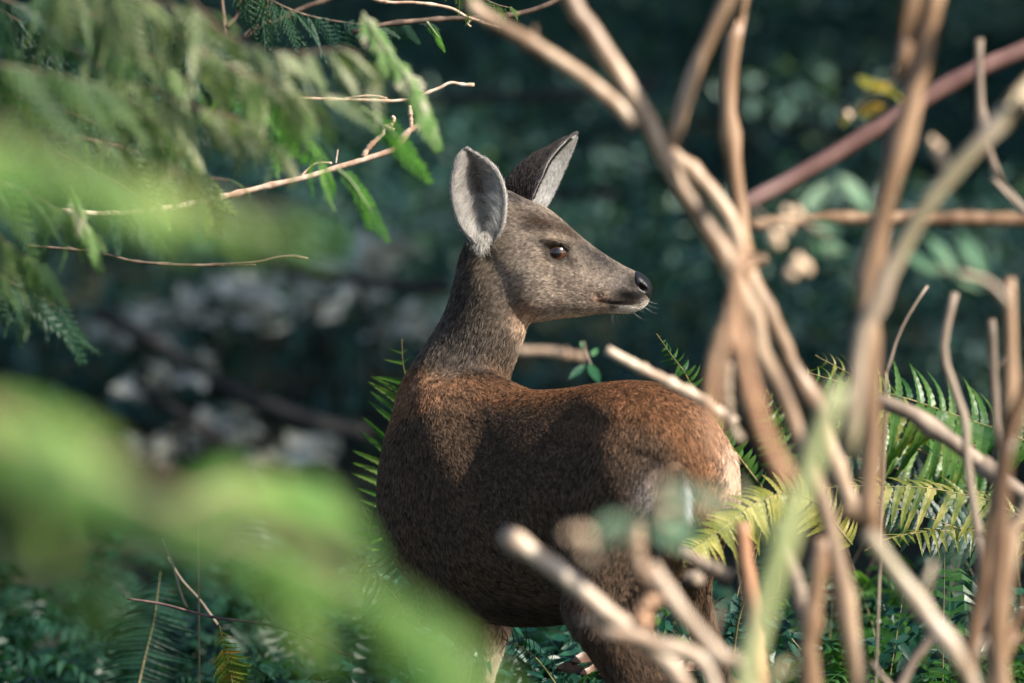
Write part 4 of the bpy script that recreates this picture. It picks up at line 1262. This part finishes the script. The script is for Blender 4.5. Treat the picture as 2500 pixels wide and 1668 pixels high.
frond(f, PW([(981, 828), (983, 880), (990, 930), (985, 990), (965, 1060), (945, 1130), (940, 1250)], 9.95, .1), 17, px_(40, 10), px_(92, 10), M_fern, normal=Vector((.1, -1, .1)), lean=.55, curl=.25, wide=.11, jit=.08, droop=.1)
f = fern('golden fern frond drooping over the hind leg', (W(2150, 1400, 9.5).x, 9.6, 0), G_)
frond(f, PW([(1672, 1386), (1668, 1365), (1690, 1342), (1722, 1320), (1765, 1290), (1812, 1250), (1862, 1222), (1925, 1205), (2000, 1235), (2080, 1330)], 8.95, .25), 50, px_(60, 9.1), px_(92, 9.1), M_gold2, normal=Vector((-.15, -.95, .3)), lean=.35, curl=.3, wide=.13, jit=.045, droop=.05)
f = fern('sunlit yellow-green fern fan at right, long leaflets raised', (W(2480, 1500, 9.6).x, 9.7, 0), G_)
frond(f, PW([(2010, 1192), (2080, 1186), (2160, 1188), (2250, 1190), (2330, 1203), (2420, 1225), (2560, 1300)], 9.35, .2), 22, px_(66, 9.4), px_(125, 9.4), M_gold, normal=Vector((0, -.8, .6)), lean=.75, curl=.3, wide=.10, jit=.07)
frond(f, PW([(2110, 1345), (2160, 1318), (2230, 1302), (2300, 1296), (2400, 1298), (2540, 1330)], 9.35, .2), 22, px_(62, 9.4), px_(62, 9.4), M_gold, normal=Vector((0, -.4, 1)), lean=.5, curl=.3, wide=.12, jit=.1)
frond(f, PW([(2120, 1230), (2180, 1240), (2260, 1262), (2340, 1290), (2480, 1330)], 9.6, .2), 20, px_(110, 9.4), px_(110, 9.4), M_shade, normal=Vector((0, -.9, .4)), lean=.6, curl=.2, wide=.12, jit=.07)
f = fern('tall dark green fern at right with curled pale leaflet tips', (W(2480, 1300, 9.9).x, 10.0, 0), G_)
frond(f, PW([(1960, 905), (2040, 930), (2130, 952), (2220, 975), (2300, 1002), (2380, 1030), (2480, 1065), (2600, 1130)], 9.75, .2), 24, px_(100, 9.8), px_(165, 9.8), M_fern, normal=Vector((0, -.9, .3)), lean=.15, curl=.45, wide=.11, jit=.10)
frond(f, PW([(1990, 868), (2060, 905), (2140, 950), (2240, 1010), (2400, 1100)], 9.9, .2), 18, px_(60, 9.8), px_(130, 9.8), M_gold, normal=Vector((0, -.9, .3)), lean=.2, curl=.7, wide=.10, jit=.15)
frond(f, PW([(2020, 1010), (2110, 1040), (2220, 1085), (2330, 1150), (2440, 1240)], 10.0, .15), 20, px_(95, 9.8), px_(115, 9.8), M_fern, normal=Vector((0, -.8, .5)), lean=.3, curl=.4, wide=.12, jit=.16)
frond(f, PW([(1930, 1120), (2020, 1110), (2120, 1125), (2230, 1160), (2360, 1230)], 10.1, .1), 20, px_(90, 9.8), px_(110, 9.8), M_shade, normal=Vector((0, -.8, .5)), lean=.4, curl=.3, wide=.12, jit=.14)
f = fern('thin pale-stemmed frond standing behind the orange cane', (W(1800, 1520, 9.6).x, 9.6, 0), G_)
frond(f, PW([(1868, 1236), (1858, 1290), (1845, 1360), (1825, 1440), (1803, 1515), (1790, 1600)], 9.3, .1), 24, px_(52, 9.4), px_(20, 9.4), M_shade, curl=.3, wide=.10, jit=.12, rw=.0022)
f = fern('shaded fern frond low at left behind the green blur', (W(330, 1700, 10.2).x, 10.2, 0), G_)
frond(f, PW([(392, 1395), (385, 1450), (375, 1520), (355, 1600), (335, 1690)], 10.3, -.1), 26, px_(105, 10.3), px_(105, 10.3), M_shade, lean=-.05, curl=.15, wide=.07, jit=.06)
f = fern('yellow-brown pointed fern frond at the bottom left', (W(560, 1800, 9.6).x, 9.6, 0), G_)
frond(f, PW([(536, 1528), (545, 1570), (556, 1610), (566, 1660), (572, 1740)], 9.45, .1), 18, px_(62, 9.5), px_(62, 9.5), M_rust, lean=-.75, curl=.1, wide=.14, jit=.05)
f = fern('small dark frond between the front legs and the belly', (W(1360, 1690, 9.75).x, 9.8, 0), G_)
frond(f, PW([(1185, 1532), (1230, 1560), (1280, 1585), (1320, 1620), (1370, 1690)], 9.45, .2), 16, px_(52, 9.5), px_(52, 9.5), M_shade, lean=.6, curl=.2, wide=.06, jit=.12)
f = fern('hanging glossy fern frond against the chest of the doe', (W(900, 1600, 9.9).x, 9.95, 0), G_)
frond(f, PW([(905, 1300), (935, 1312), (965, 1345), (1000, 1400), (1020, 1480), (1020, 1600)], 9.8, .1), 20, px_(50, 9.8), px_(78, 9.8), M_shade, normal=Vector((-.1, -.9, .4)), lean=.1, curl=.4, wide=.15, jit=.2, droop=.6)
frond(f, PW([(870, 1340), (900, 1400), (950, 1440), (985, 1500), (990, 1600)], 9.7, .1), 20, px_(50, 9.8), px_(70, 9.8), M_shade, normal=Vector((-.1, -.7, .6)), lean=.1, curl=.4, wide=.15, jit=.25, droop=.6)
f = fern('upright shoot with a pink tip beside the chest', (W(895, 1400, 9.8).x, 9.8, 0), G_)
frond(f, PW([(913, 1228), (907, 1262), (898, 1300), (890, 1360), (880, 1450)], 9.8, .05), 12, px_(34, 9.8), px_(40, 9.8), M_fern, curl=.5, wide=.2, jit=.3, droop=.3)

# ---- the low tangle of ferns and grass behind and around her legs (one mass)
def rough_frond(V, F, base, az, L_, pitch, nl=14, ll=.05, wd=.008):
    d = Vector((math.cos(az), math.sin(az), 0)); up = Vector((0, 0, 1)); s = Vector((-math.sin(az), math.cos(az), 0))
    P = []
    for i in range(nl + 1):
        t = i / nl
        P.append(base + d * (L_ * (t * .75 + .1 * t * t)) * math.cos(pitch) + up * (L_ * (math.sin(pitch) * t * 1.3 - .75 * t * t)))
    for i in range(1, nl + 1):
        t = i / nl; tg = (P[i] - P[i - 1]).normalized()
        lw = ll * (1 - abs(t - .4) * 1.2) + .006
        for sd in (1, -1):
            q = (s * sd + tg * RN.uniform(.1, .5) + Vector((0, 0, RN.uniform(-.5, .1)))).normalized()
            n = q.cross(tg).normalized() * 1.0
            w = tg * wd * RN.uniform(.7, 1.2)
            i0 = len(V)
            e = P[i] + q * lw - Vector((0, 0, lw * .25))
            m = P[i] + q * lw * .5 + Vector((0, 0, lw * .06))
            V.extend([P[i] - w * .4, m - w, e, m + w, P[i] + w * .4])
            F.append((i0, i0 + 1, i0 + 3, i0 + 4)); F.append((i0 + 1, i0 + 2, i0 + 3))
    for i in range(nl):
        i0 = len(V); w = s * .0014
        V.extend([P[i] - w, P[i] + w, P[i + 1] + w, P[i + 1] - w]); F.append((i0, i0 + 1, i0 + 2, i0 + 3))
def tangle(name, label, spots, mat, **k):
    V, F = [], []
    for (x, y, n_, L_, z) in spots:
        for _ in range(n_):
            bx, by = x + RN.gauss(0, .10), y + RN.gauss(0, .12)
            rough_frond(V, F, Vector((bx, by, hz(bx, by) + z * RN.random())), RN.random() * 6.283, L_ * RN.uniform(.6, 1.15), RN.uniform(.7, 1.35), **k)
    o = mesh_obj(name, V, F, mat, smooth=False)
    return props(o, label, kind='stuff')
sp1 = []
for i in range(92):
    x = RN.uniform(-1.25, 1.35); y = RN.uniform(10.0, 13.2)
    sp1.append((x, y, 7, .46, .15))
tangle('fern_undergrowth', 'dark blue-green fern undergrowth on the ground behind the legs', sp1, M_shade, nl=15, ll=.062, wd=.008)
sp2 = []
for i in range(30):
    x = RN.uniform(.28, 1.2); y = RN.uniform(9.5, 10.6)
    sp2.append((x, y, 6, .55, .2))
for i in range(6):
    x = RN.uniform(-.6, -.15); y = RN.uniform(9.8, 10.6)
    sp2.append((x, y, 5, .50, .12))
tangle('green_undergrowth', 'mid green fern leaves crowding the ground around the legs', sp2, M_fern, nl=14, ll=.05, wd=.007)
# larger glossy leaflets under the belly and against the chest
V, F = [], []
for (a, b, y, s_) in [(1330, 1600, 9.95, 1), (1400, 1560, 10.1, .9), (1270, 1640, 9.9, 1), (1380, 1650, 9.9, .9), (1450, 1600, 10.0, .8), (1020, 1600, 9.9, .8), (960, 1520, 9.9, .8), (980, 1420, 9.95, .6), (1060, 1640, 9.9, .8), (1780, 1560, 9.7, .8), (1720, 1500, 9.7, .7), (1900, 1600, 9.8, .9), (2250, 1560, 9.8, 1), (2380, 1480, 9.9, .9)]:
    c = W(a, b, y)
    for _ in range(int(60 * s_)):
        p = c + Vector((RN.gauss(0, .05 * s_), RN.gauss(0, .05), RN.gauss(0, .035 * s_)))
        d = Vector((RN.gauss(0, 1), RN.gauss(0, .5), RN.gauss(-.5, .5)))
        leaf_geo(p, d, Vector((RN.gauss(0, .4), -.6, .7)), RN.uniform(.03, .065), RN.uniform(.005, .010), V, F)
M_gloss = leaf_mat('glossy_leaves', [(.004, .035, .026), (.010, .065, .040), (.025, .10, .05)], scale=30, trans=.25, rough=.42, spec=.4)
props(mesh_obj('glossy_undergrowth', V, F, M_gloss), 'glossy dark leaflets crowding the ground under the belly and beside the chest', kind='stuff')
# fine grass stalks
V, F = [], []
for _ in range(34):
    x = RN.uniform(.25, 1.2); y = RN.uniform(9.6, 11.4); h = RN.uniform(.35, .72)
    a = RN.gauss(0, .28); b = RN.gauss(0, .2)
    P = [Vector((x + a * h * t * t, y + b * h * t * t, h * t)) for t in (0, .35, .7, 1)]
    tube_geo(np.array([tuple(p) for p in P]), [.0012, .001, .0008, .0004], 4, V=V, F=F, cap=False)
M_straw = bark_mat('straw', [(.12, .10, .05), (.24, .20, .11), (.36, .32, .20)], scale=20, stretch=2)
props(mesh_obj('grass_stalks', V, F, M_straw), 'thin dry grass stalks standing among the ferns', kind='stuff')
plain_branch('thin purplish bramble stem curving low at left', 'stem', 'bramble_stem', 9.7, 8, pts_(c4, [(560, 1195), (720, 1220), (850, 1255), (960, 1280), (1180, 1310), (1350, 1360), (1460, 1415), (1548, 1448)]), bark_mat('bramble', [(.05, .03, .035), (.12, .07, .07), (.22, .14, .11)], scale=30, stretch=3), n=40)
plain_branch('straight pale stalk rising beside the rusty frond', 'stalk', 'dry_stalk', 9.9, 6, pts_(c4, [(872, 870), (876, 1100), (878, 1300), (880, 1600)]), M_straw, n=20)
plain_branch('purplish stem rising steeply at left behind the blur', 'stem', 'steep_stem', 10.0, 6, pts_(c4, [(715, 930), (760, 1040), (800, 1180), (825, 1235)]), M_greyc, n=20)
plain_branch('bent twig crossing behind the purplish stem', 'stem', 'thin_stem', 10.05, 6, pts_(c4, [(740, 1010), (800, 1110), (880, 1200), (960, 1310)]), M_greyc, n=20)
# curled brown dead leaves on the ground under the belly
M_dl = leaf_mat('fallen_leaf', [(.06, .03, .02), (.14, .08, .055), (.22, .14, .10)], scale=30, trans=.1, tint=(1, 1, 1))
for i, (lx, ly, lb) in enumerate([(1400, 1640, 'curled brown dead leaf lying nearest under the belly'), (1440, 1625, 'arched brown dead leaf left of the hind leg'), (1462, 1655, 'small brown dead leaf against the hind leg'), (1680, 1640, 'brown dead leaf tip right of the hind leg')]):
    V, F = [], []
    c = W(lx, ly, 9.55)
    leaf_geo(c + Vector((-.03, 0, 0)), Vector((1, .3, RN.uniform(-.2, .5))), Vector((.1, -.5, .8)), .06, .016, V, F, fold=.6)
    o = mesh_obj('dead_leaf', V, F, M_dl); props(o, lb, 'dead leaf', 'dead leaves under the doe')
# ================================================================== cedar boughs at left
M_ced = leaf_mat('cedar_green', [(.030, .080, .030), (.085, .155, .055), (.20, .28, .11)], scale=8, trans=.45, rough=.45)
M_cedb = leaf_mat('cedar_bright', [(.07, .20, .03), (.13, .32, .05), (.24, .42, .09)], scale=6, trans=.55, rough=.4)
M_near = leaf_mat('cedar_near', [(.035, .13, .025), (.17, .36, .07), (.44, .58, .19)], scale=26, trans=.5, rough=.5, tint=(1.1, 1.2, .7))
M_cedp = leaf_mat('cedar_pale', [(.09, .15, .06), (.22, .27, .14), (.52, .52, .38)], scale=14, trans=.35, rough=.4)
M_cedd = leaf_mat('cedar_dark', [(.01, .045, .035), (.025, .075, .045), (.05, .11, .06)], scale=5, trans=.35, rough=.4)
M_twig = bark_mat('twig_pale', [(.38, .24, .16), (.60, .44, .33), (.78, .64, .52)], scale=60, stretch=1.5, rough=.5, patch=(.25, .13, .07), patch_amt=.5)
M_twd = bark_mat('twig_brown', [(.05, .035, .025), (.11, .075, .055), (.22, .15, .11)], scale=50, stretch=2)

def spray_mesh(mat, seed, nb=9, droop=.45, sub=4, wide=.26, fat=1.0):
    """flat scale-leaved spray, unit length along +x, in the xy plane, drooping in z"""
    r = random.Random(seed); V, F = [], []
    def strip(p, d, L_, w, segs=4):
        w = w * fat
        s = d.cross(Vector((0, 0, 1))).normalized()
        i = len(V)
        for k in range(segs + 1):
            t = k / segs
            ww = w * (1 - t * .65) * (1.2 if k % 2 else .8)
            if k == segs: ww = w * .15
            q = p + d * (L_ * t) + Vector((0, 0, -L_ * .25 * t * t))
            V.extend([q - s * ww + Vector((0, 0, -ww * .3)), q + Vector((0, 0, ww * .2)), q + s * ww + Vector((0, 0, -ww * .3))])
        for k in range(segs):
            for j in (0, 1):
                F.append((i + k * 3 + j, i + k * 3 + j + 1, i + (k + 1) * 3 + j + 1, i + (k + 1) * 3 + j))
    X = lambda t: Vector((t, .04 * math.sin(t * 5 + seed), -droop * t * t))
    for k in range(10):
        a, b = X(k / 10), X((k + 1) / 10)
        strip(a, (b - a).normalized(), (b - a).length * 1.15, .013, 2)
    for k in range(nb * 2):
        t = .06 + .9 * k / (nb * 2)
        sd = 1 if k % 2 else -1
        L_ = wide * (1 - t) ** .7 * r.uniform(.8, 1.1) * min(1, .5 + t * 3) + .05
        d = Vector((.75, sd * .8, -.15 + r.gauss(0, .08))).normalized()
        p = X(t)
        strip(p, d, L_, .014, 5)
        for m in range(sub):
            tt = (m + 1) / (sub + 1)
            if L_ * (1 - tt) < .03: continue
            q = p + d * (L_ * tt) + Vector((0, 0, -L_ * .25 * tt * tt))
            sd2 = 1 if m % 2 else -1
            d2 = (d + Vector((.3, sd2 * .75, -.1 + r.gauss(0, .08)))).normalized()
            strip(q, d2, L_ * (1 - tt) * .55 + .025, .012, 3)
    me = bpy.data.meshes.new('spray'); me.from_pydata([tuple(v) for v in V], [], F); me.materials.append(mat); me.update()
    return me
SP = {}
def sprays(mat):
    if mat.name not in SP: SP[mat.name] = [spray_mesh(mat, s, **(dict(fat=2.3, sub=5, wide=.32) if mat.name in ('cedar_near', 'cedar_tip') else {})) for s in (1, 2, 3)]
    return SP[mat.name]
print('spray tris', len(sprays(M_ced)[0].polygons) * 2)

def add_spray(parent, p, d, nrm, L_, mat):
    d = d.normalized(); y_ = nrm.cross(d)
    if y_.length < .01: y_ = Vector((0, 1, 0)).cross(d)
    y_.normalize(); z_ = d.cross(y_)
    o = bpy.data.objects.new('spray', RN.choice(sprays(mat)))
    o.matrix_local = Matrix.Translation(p - wloc(parent)) @ Matrix((d, y_, z_)).transposed().to_4x4() @ Matrix.Scale(L_, 4)
    link(o, parent)

def bough(label, P, w, mat, n, L_, hang=.6, spread=.7, twig=M_twd, group='cedar boughs hanging in from the left', tip=True, nrm=None, jit=.25, taper=.35):
    """P: world points from the thick end to the tip"""
    PP = catmull([tuple(p) for p in P], 30)
    root = thing('cedar_bough', PP[0], label, 'cedar branch', group)
    V, F = tube_geo(PP, [w * (1 - (1 - taper) * i / 29) for i in range(30)], 7, rough=.1)
    mesh_obj('stem', V, F, twig, root)
    for k in range(n):
        t = .08 + .92 * (k + .5) / n
        i = int(t * 28)
        p = Vector(PP[i]); tg = Vector(PP[i + 1] - PP[i]).normalized()
        sd = 1 if k % 2 else -1
        side = tg.cross(Vector((0, 0, 1)))
        if side.length < .1: side = Vector((0, 1, 0))
        side.normalize()
        d = tg * .7 + side * sd * spread * RN.uniform(.3, 1) + Vector((0, 0, -hang * RN.uniform(.5, 1.3))) + Vector((RN.gauss(0, jit), RN.gauss(0, jit), RN.gauss(0, jit)))
        nn = nrm if nrm is not None else Vector((RN.gauss(0, .4), RN.gauss(-.5, .4), .8))
        add_spray(root, p, d, nn + Vector((RN.gauss(0, .2), RN.gauss(0, .2), 0)), L_ * RN.uniform(.55, 1.3) * (1 - .35 * t), mat)
    if tip:
        add_spray(root, Vector(PP[-1]), Vector(PP[-1] - PP[-3]), nrm or Vector((0, -.5, .8)), L_ * .6, mat)
    return root

M_nstem = bark_mat('near_stem', [(.16, .10, .06), (.26, .17, .11), (.36, .26, .18)], scale=30, stretch=2)
# very near, far out of focus
def nearb(label, L_, y, w, n, sz, **k):
    return bough(label, PW(L_, y, .08), w, M_near, n, sz, twig=M_nstem, nrm=Vector((.3, -.7, .65)), **k)
nearb('upper soft green cedar bough, nearest to the camera', [(-260, 330), (60, 385), (330, 455), (560, 520), (720, 560)], 3.7, .004, 18, .066, hang=.12, spread=.45, jit=.12)
nearb('short soft green cedar bough just under the upper one', [(-150, 340), (100, 350), (260, 420), (400, 500)], 3.5, .0025, 12, .06, hang=.2, spread=.5, jit=.15)
nearb('broad soft green cedar bough across the lower left', [(-260, 960), (0, 1040), (200, 1130), (400, 1220), (620, 1300), (860, 1400), (1010, 1500), (1130, 1600), (1250, 1720)], 3.4, .005, 28, .068, hang=.1, spread=.75, jit=.15)
nearb('soft green cedar bough rising toward the chest of the doe', [(430, 1240), (540, 1190), (660, 1170), (770, 1210), (850, 1280)], 4.3, .003, 26, .075, hang=.15, spread=.7, jit=.15)
nearb('soft green cedar bough lying over the left edge', [(-150, 980), (0, 1000), (130, 1040), (230, 1110), (310, 1180)], 3.5, .003, 24, .080, hang=.3, spread=.6, jit=.15)
nearb('soft green cedar bough drooping down the left edge', [(60, 1180), (150, 1280), (220, 1380), (280, 1480)], 3.4, .0025, 17, .066, hang=.3, spread=.4, jit=.12)
nearb('soft green cedar bough along the bottom left', [(620, 1290), (740, 1380), (860, 1450), (1000, 1560), (1130, 1680)], 3.9, .003, 18, .075, hang=.1, spread=.6, jit=.15)
nearb('soft green cedar bough dangling in the middle of the lower left', [(560, 1360), (660, 1440), (760, 1530), (820, 1600)], 4.4, .002, 12, .07, hang=.3, spread=.3, jit=.12)

# middle distance mass, top left
rows = [
 ('grey-green cedar bough reaching furthest right with drooping fingers', [(430, -40), (560, 90), (700, 130), (840, 120), (900, 150)], 7.4, 'p', 10, .13),
 ('cedar bough below it, hanging over the bare twig', [(400, 60), (560, 170), (700, 220), (830, 235)], 7.6, 'p', 9, .12),
 ('cedar bough entering at the upper left corner', [(-120, -60), (60, 20), (200, 90), (330, 150)], 7.9, 'd', 10, .15),
 ('cedar bough with pale tips in the upper left', [(60, -80), (200, 20), (330, 110), (460, 200)], 7.7, 'g', 11, .14),
 ('cedar bough hanging down the left margin', [(-80, 60), (10, 140), (70, 260), (100, 380)], 8.0, 'g', 10, .14),
 ('cedar bough with beige tips under the upper left mass', [(180, 120), (300, 200), (420, 290), (470, 380)], 7.8, 'p', 10, .12),
 ('dark cedar bough tucked behind the others at left', [(-60, 220), (120, 260), (280, 320), (420, 380)], 8.6, 'd', 12, .15),
 ('bright green cedar bough behind the bare forked twig', [(520, 180), (640, 240), (740, 330), (800, 420)], 8.3, 'b', 10, .10),
 ('cedar bough with dangling tips at the left centre', [(-80, 420), (60, 470), (150, 520), (210, 560)], 8.1, 'g', 10, .12),
 ('cedar bough drooping low at the left margin', [(-100, 520), (0, 580), (70, 640), (110, 690)], 8.0, 'g', 9, .12),
 ('cedar bough hanging in the middle of the left mass', [(300, 230), (400, 320), (470, 420), (500, 500)], 8.4, 'g', 10, .13),
 ('dark cedar bough at the top centre', [(560, -60), (660, 0), (760, 40), (900, 60), (1010, 50)], 9.9, 'd', 12, .13),
 ('dark cedar bough above the black hollow at left', [(-100, 620), (30, 690), (120, 740), (180, 790)], 10.5, 'd', 10, .16),
 ('cedar bough whose green tips hang left of the twig', [(180, 330), (330, 370), (430, 420), (560, 440)], 8.5, 'g', 10, .11),
 ('olive cedar bough along the very top left edge', [(100, -90), (240, -30), (400, 10), (520, 30)], 7.3, 'p', 10, .13),
 ('shadowed cedar bough low in the middle of the left mass', [(60, 330), (200, 400), (330, 470), (400, 560)], 8.2, 'd', 10, .13),
 ('grey-tipped cedar bough above the pale twig', [(330, 200), (470, 260), (600, 300), (690, 380)], 7.5, 'p', 9, .11),
 ('green cedar bough crossing the upper left quarter', [(-60, 150), (120, 180), (260, 220), (380, 300)], 7.2, 'g', 11, .13),
 ('dark cedar bough behind the mass at the far upper left', [(-80, -20), (60, 60), (180, 130), (260, 220)], 10.4, 'd', 11, .2),
 ('dark cedar bough behind the mass, second from the left edge', [(80, -40), (200, 60), (320, 140), (420, 230)], 10.8, 'd', 11, .2),
 ('dark cedar bough behind the olive one at the top', [(280, -60), (400, 30), (520, 100), (640, 150)], 10.6, 'd', 11, .2),
 ('dark cedar bough behind the left ends of the bare twigs', [(-60, 300), (80, 350), (200, 420), (300, 470)], 10.9, 'd', 11, .2),
 ('dark cedar bough behind the bright green strands', [(420, 130), (540, 210), (650, 270), (760, 320)], 11.2, 'd', 11, .18),
 ('green cedar bough with sunlit beads right of the left mass', [(480, 120), (600, 180), (700, 230), (780, 300)], 7.3, 'g', 9, .10),
 ('small cedar bough at the top beside the canes', [(1080, -60), (1150, -20), (1210, 10), (1250, 20)], 9.2, 'g', 6, .07),
]
MM = {'p': M_cedp, 'g': M_ced, 'd': M_cedd, 'b': M_cedb}
rows2 = []
for lb, L_, y, mk, n, sz in rows:
    bough(lb, PW(L_, y, .25), .0022, MM[mk], int(n * 2.4), sz * .88, hang=.8, spread=.7, jit=.35)

M_tip = leaf_mat('cedar_tip', [(.10, .24, .05), (.22, .34, .14), (.62, .54, .48)], scale=34, trans=.3, rough=.4)
# sprays whose tips hang in focus
def hanging(label, L_, y, sz, mat, n=3):
    P = PW(L_, y)
    PP = catmull([tuple(p) for p in P], 16)
    root = thing('cedar_spray', PP[0], label, 'cedar branch', 'cedar tips hanging nearly in focus')
    V, F = tube_geo(PP, [.0022 * (1 - .7 * i / 15) for i in range(16)], 6)
    mesh_obj('stem', V, F, M_cedp, root)
    for k in range(n):
        i = min(14, int(15 * (k + .3) / n))
        p = Vector(PP[i]); tg = Vector(PP[i + 1] - PP[i])
        add_spray(root, p, tg.normalized() + Vector((RN.gauss(0, .08), 0, RN.gauss(0, .06))), Vector((.35, -.9, .25)), sz, mat)
    return root
hanging('broad pale cedar tip hanging over the forked twig', [(885, 30), (925, 95), (975, 160), (1005, 215), (1035, 280)], 8.1, .080, M_tip, 7)
hanging('slim pale cedar tip hanging at far left', [(172, 460), (195, 520), (215, 575), (232, 620)], 8.2, .050, M_tip, 4)
hanging('small pale cedar tip under the forked twig', [(365, 470), (390, 505), (402, 530)], 8.7, .035, M_tip, 3)
hanging('bright green cedar tip below the twig knee', [(820, 410), (855, 440), (890, 490), (910, 520)], 8.5, .075, M_cedb, 3)
hanging('bright green cedar leaf strands behind the fork', [(880, 260), (930, 300), (975, 340)], 8.3, .10, M_cedb, 3)
hanging('small green tip hanging below the top twig', [(1040, 50), (1055, 70), (1072, 92)], 9.3, .035, M_cedb, 3)

# bare twigs, in focus
def twig(label, y, main, w, forks, mat=M_twig, mk=ff, nodes=9):
    root, PP, rad = branch_thing('bare_twig', label, 'twig', y, w, pts_(mk, main), mat, taper=1.0, nodes=nodes, n=46, K=8, group='bare twigs left of the doe')
    for (fw, L2) in forks:
        branch_thing('fork', None, None, y, fw, pts_(mk, L2), mat, parent=root, taper=.9, nodes=4, n=22, K=7)
    return root
twig('pale forked twig reaching toward the ear of the doe', 9.25, [(1040, 306), (1010, 312), (985, 335), (960, 365), (905, 385), (830, 408), (740, 435), (640, 458), (540, 482), (420, 507), (300, 522), (225, 522), (150, 515)], 15,
     [(12, [(963, 318), (935, 308), (935, 325), (905, 355), (885, 382)]), (9, [(935, 308), (955, 305), (962, 290), (956, 285)]), (10, [(1000, 258), (1003, 285), (1004, 300), (1004, 318)]), (5, [(810, 398), (775, 398), (755, 410), (735, 430)]), (3.5, [(825, 365), (820, 398)])])
twig('straight brown twig with a knobbly pale tip at upper left', 9.3, [(1158, 207), (1130, 207), (1100, 202), (1075, 214), (1050, 224), (1010, 240), (960, 247), (900, 245), (820, 243), (730, 240)], 8, [(5, [(945, 240), (915, 234), (870, 236), (820, 246)])])
twig('drooping brown twig under the near green bough', 9.3, [(752, 632), (715, 626), (670, 630), (630, 640), (560, 645), (480, 648), (400, 645), (320, 637), (262, 622), (180, 610), (60, 600)], 8, [(5, [(625, 647), (570, 648), (520, 650)])], mat=M_twd)
twig('pale gnarled twig along the top edge', 9.4, [(1222, 68), (1190, 60), (1165, 50), (1140, 42), (1105, 22), (1060, 12), (1000, 6), (950, 6), (880, -10)], 8, [(5, [(1216, 52), (1205, 64), (1190, 62)]), (5, [(1150, 66), (1142, 58), (1150, 48)])])
twig('smooth brown twig behind the gnarled one at the top', 9.9, [(1420, -40), (1340, 10), (1260, 35), (1180, 44), (1100, 46), (1010, 52), (930, 62), (860, 80)], 13, [], mat=M_twd)
twig('dark crooked twigs crossing at the top left', 10.2, [(860, -30), (740, 20), (680, 50), (640, 60), (590, 95)], 13, [(10, [(540, -20), (545, 30), (550, 90)]), (9, [(652, -20), (655, 20), (658, 45)]), (9, [(585, -20), (583, 20), (580, 38), (545, 72)])], mat=M_twd)
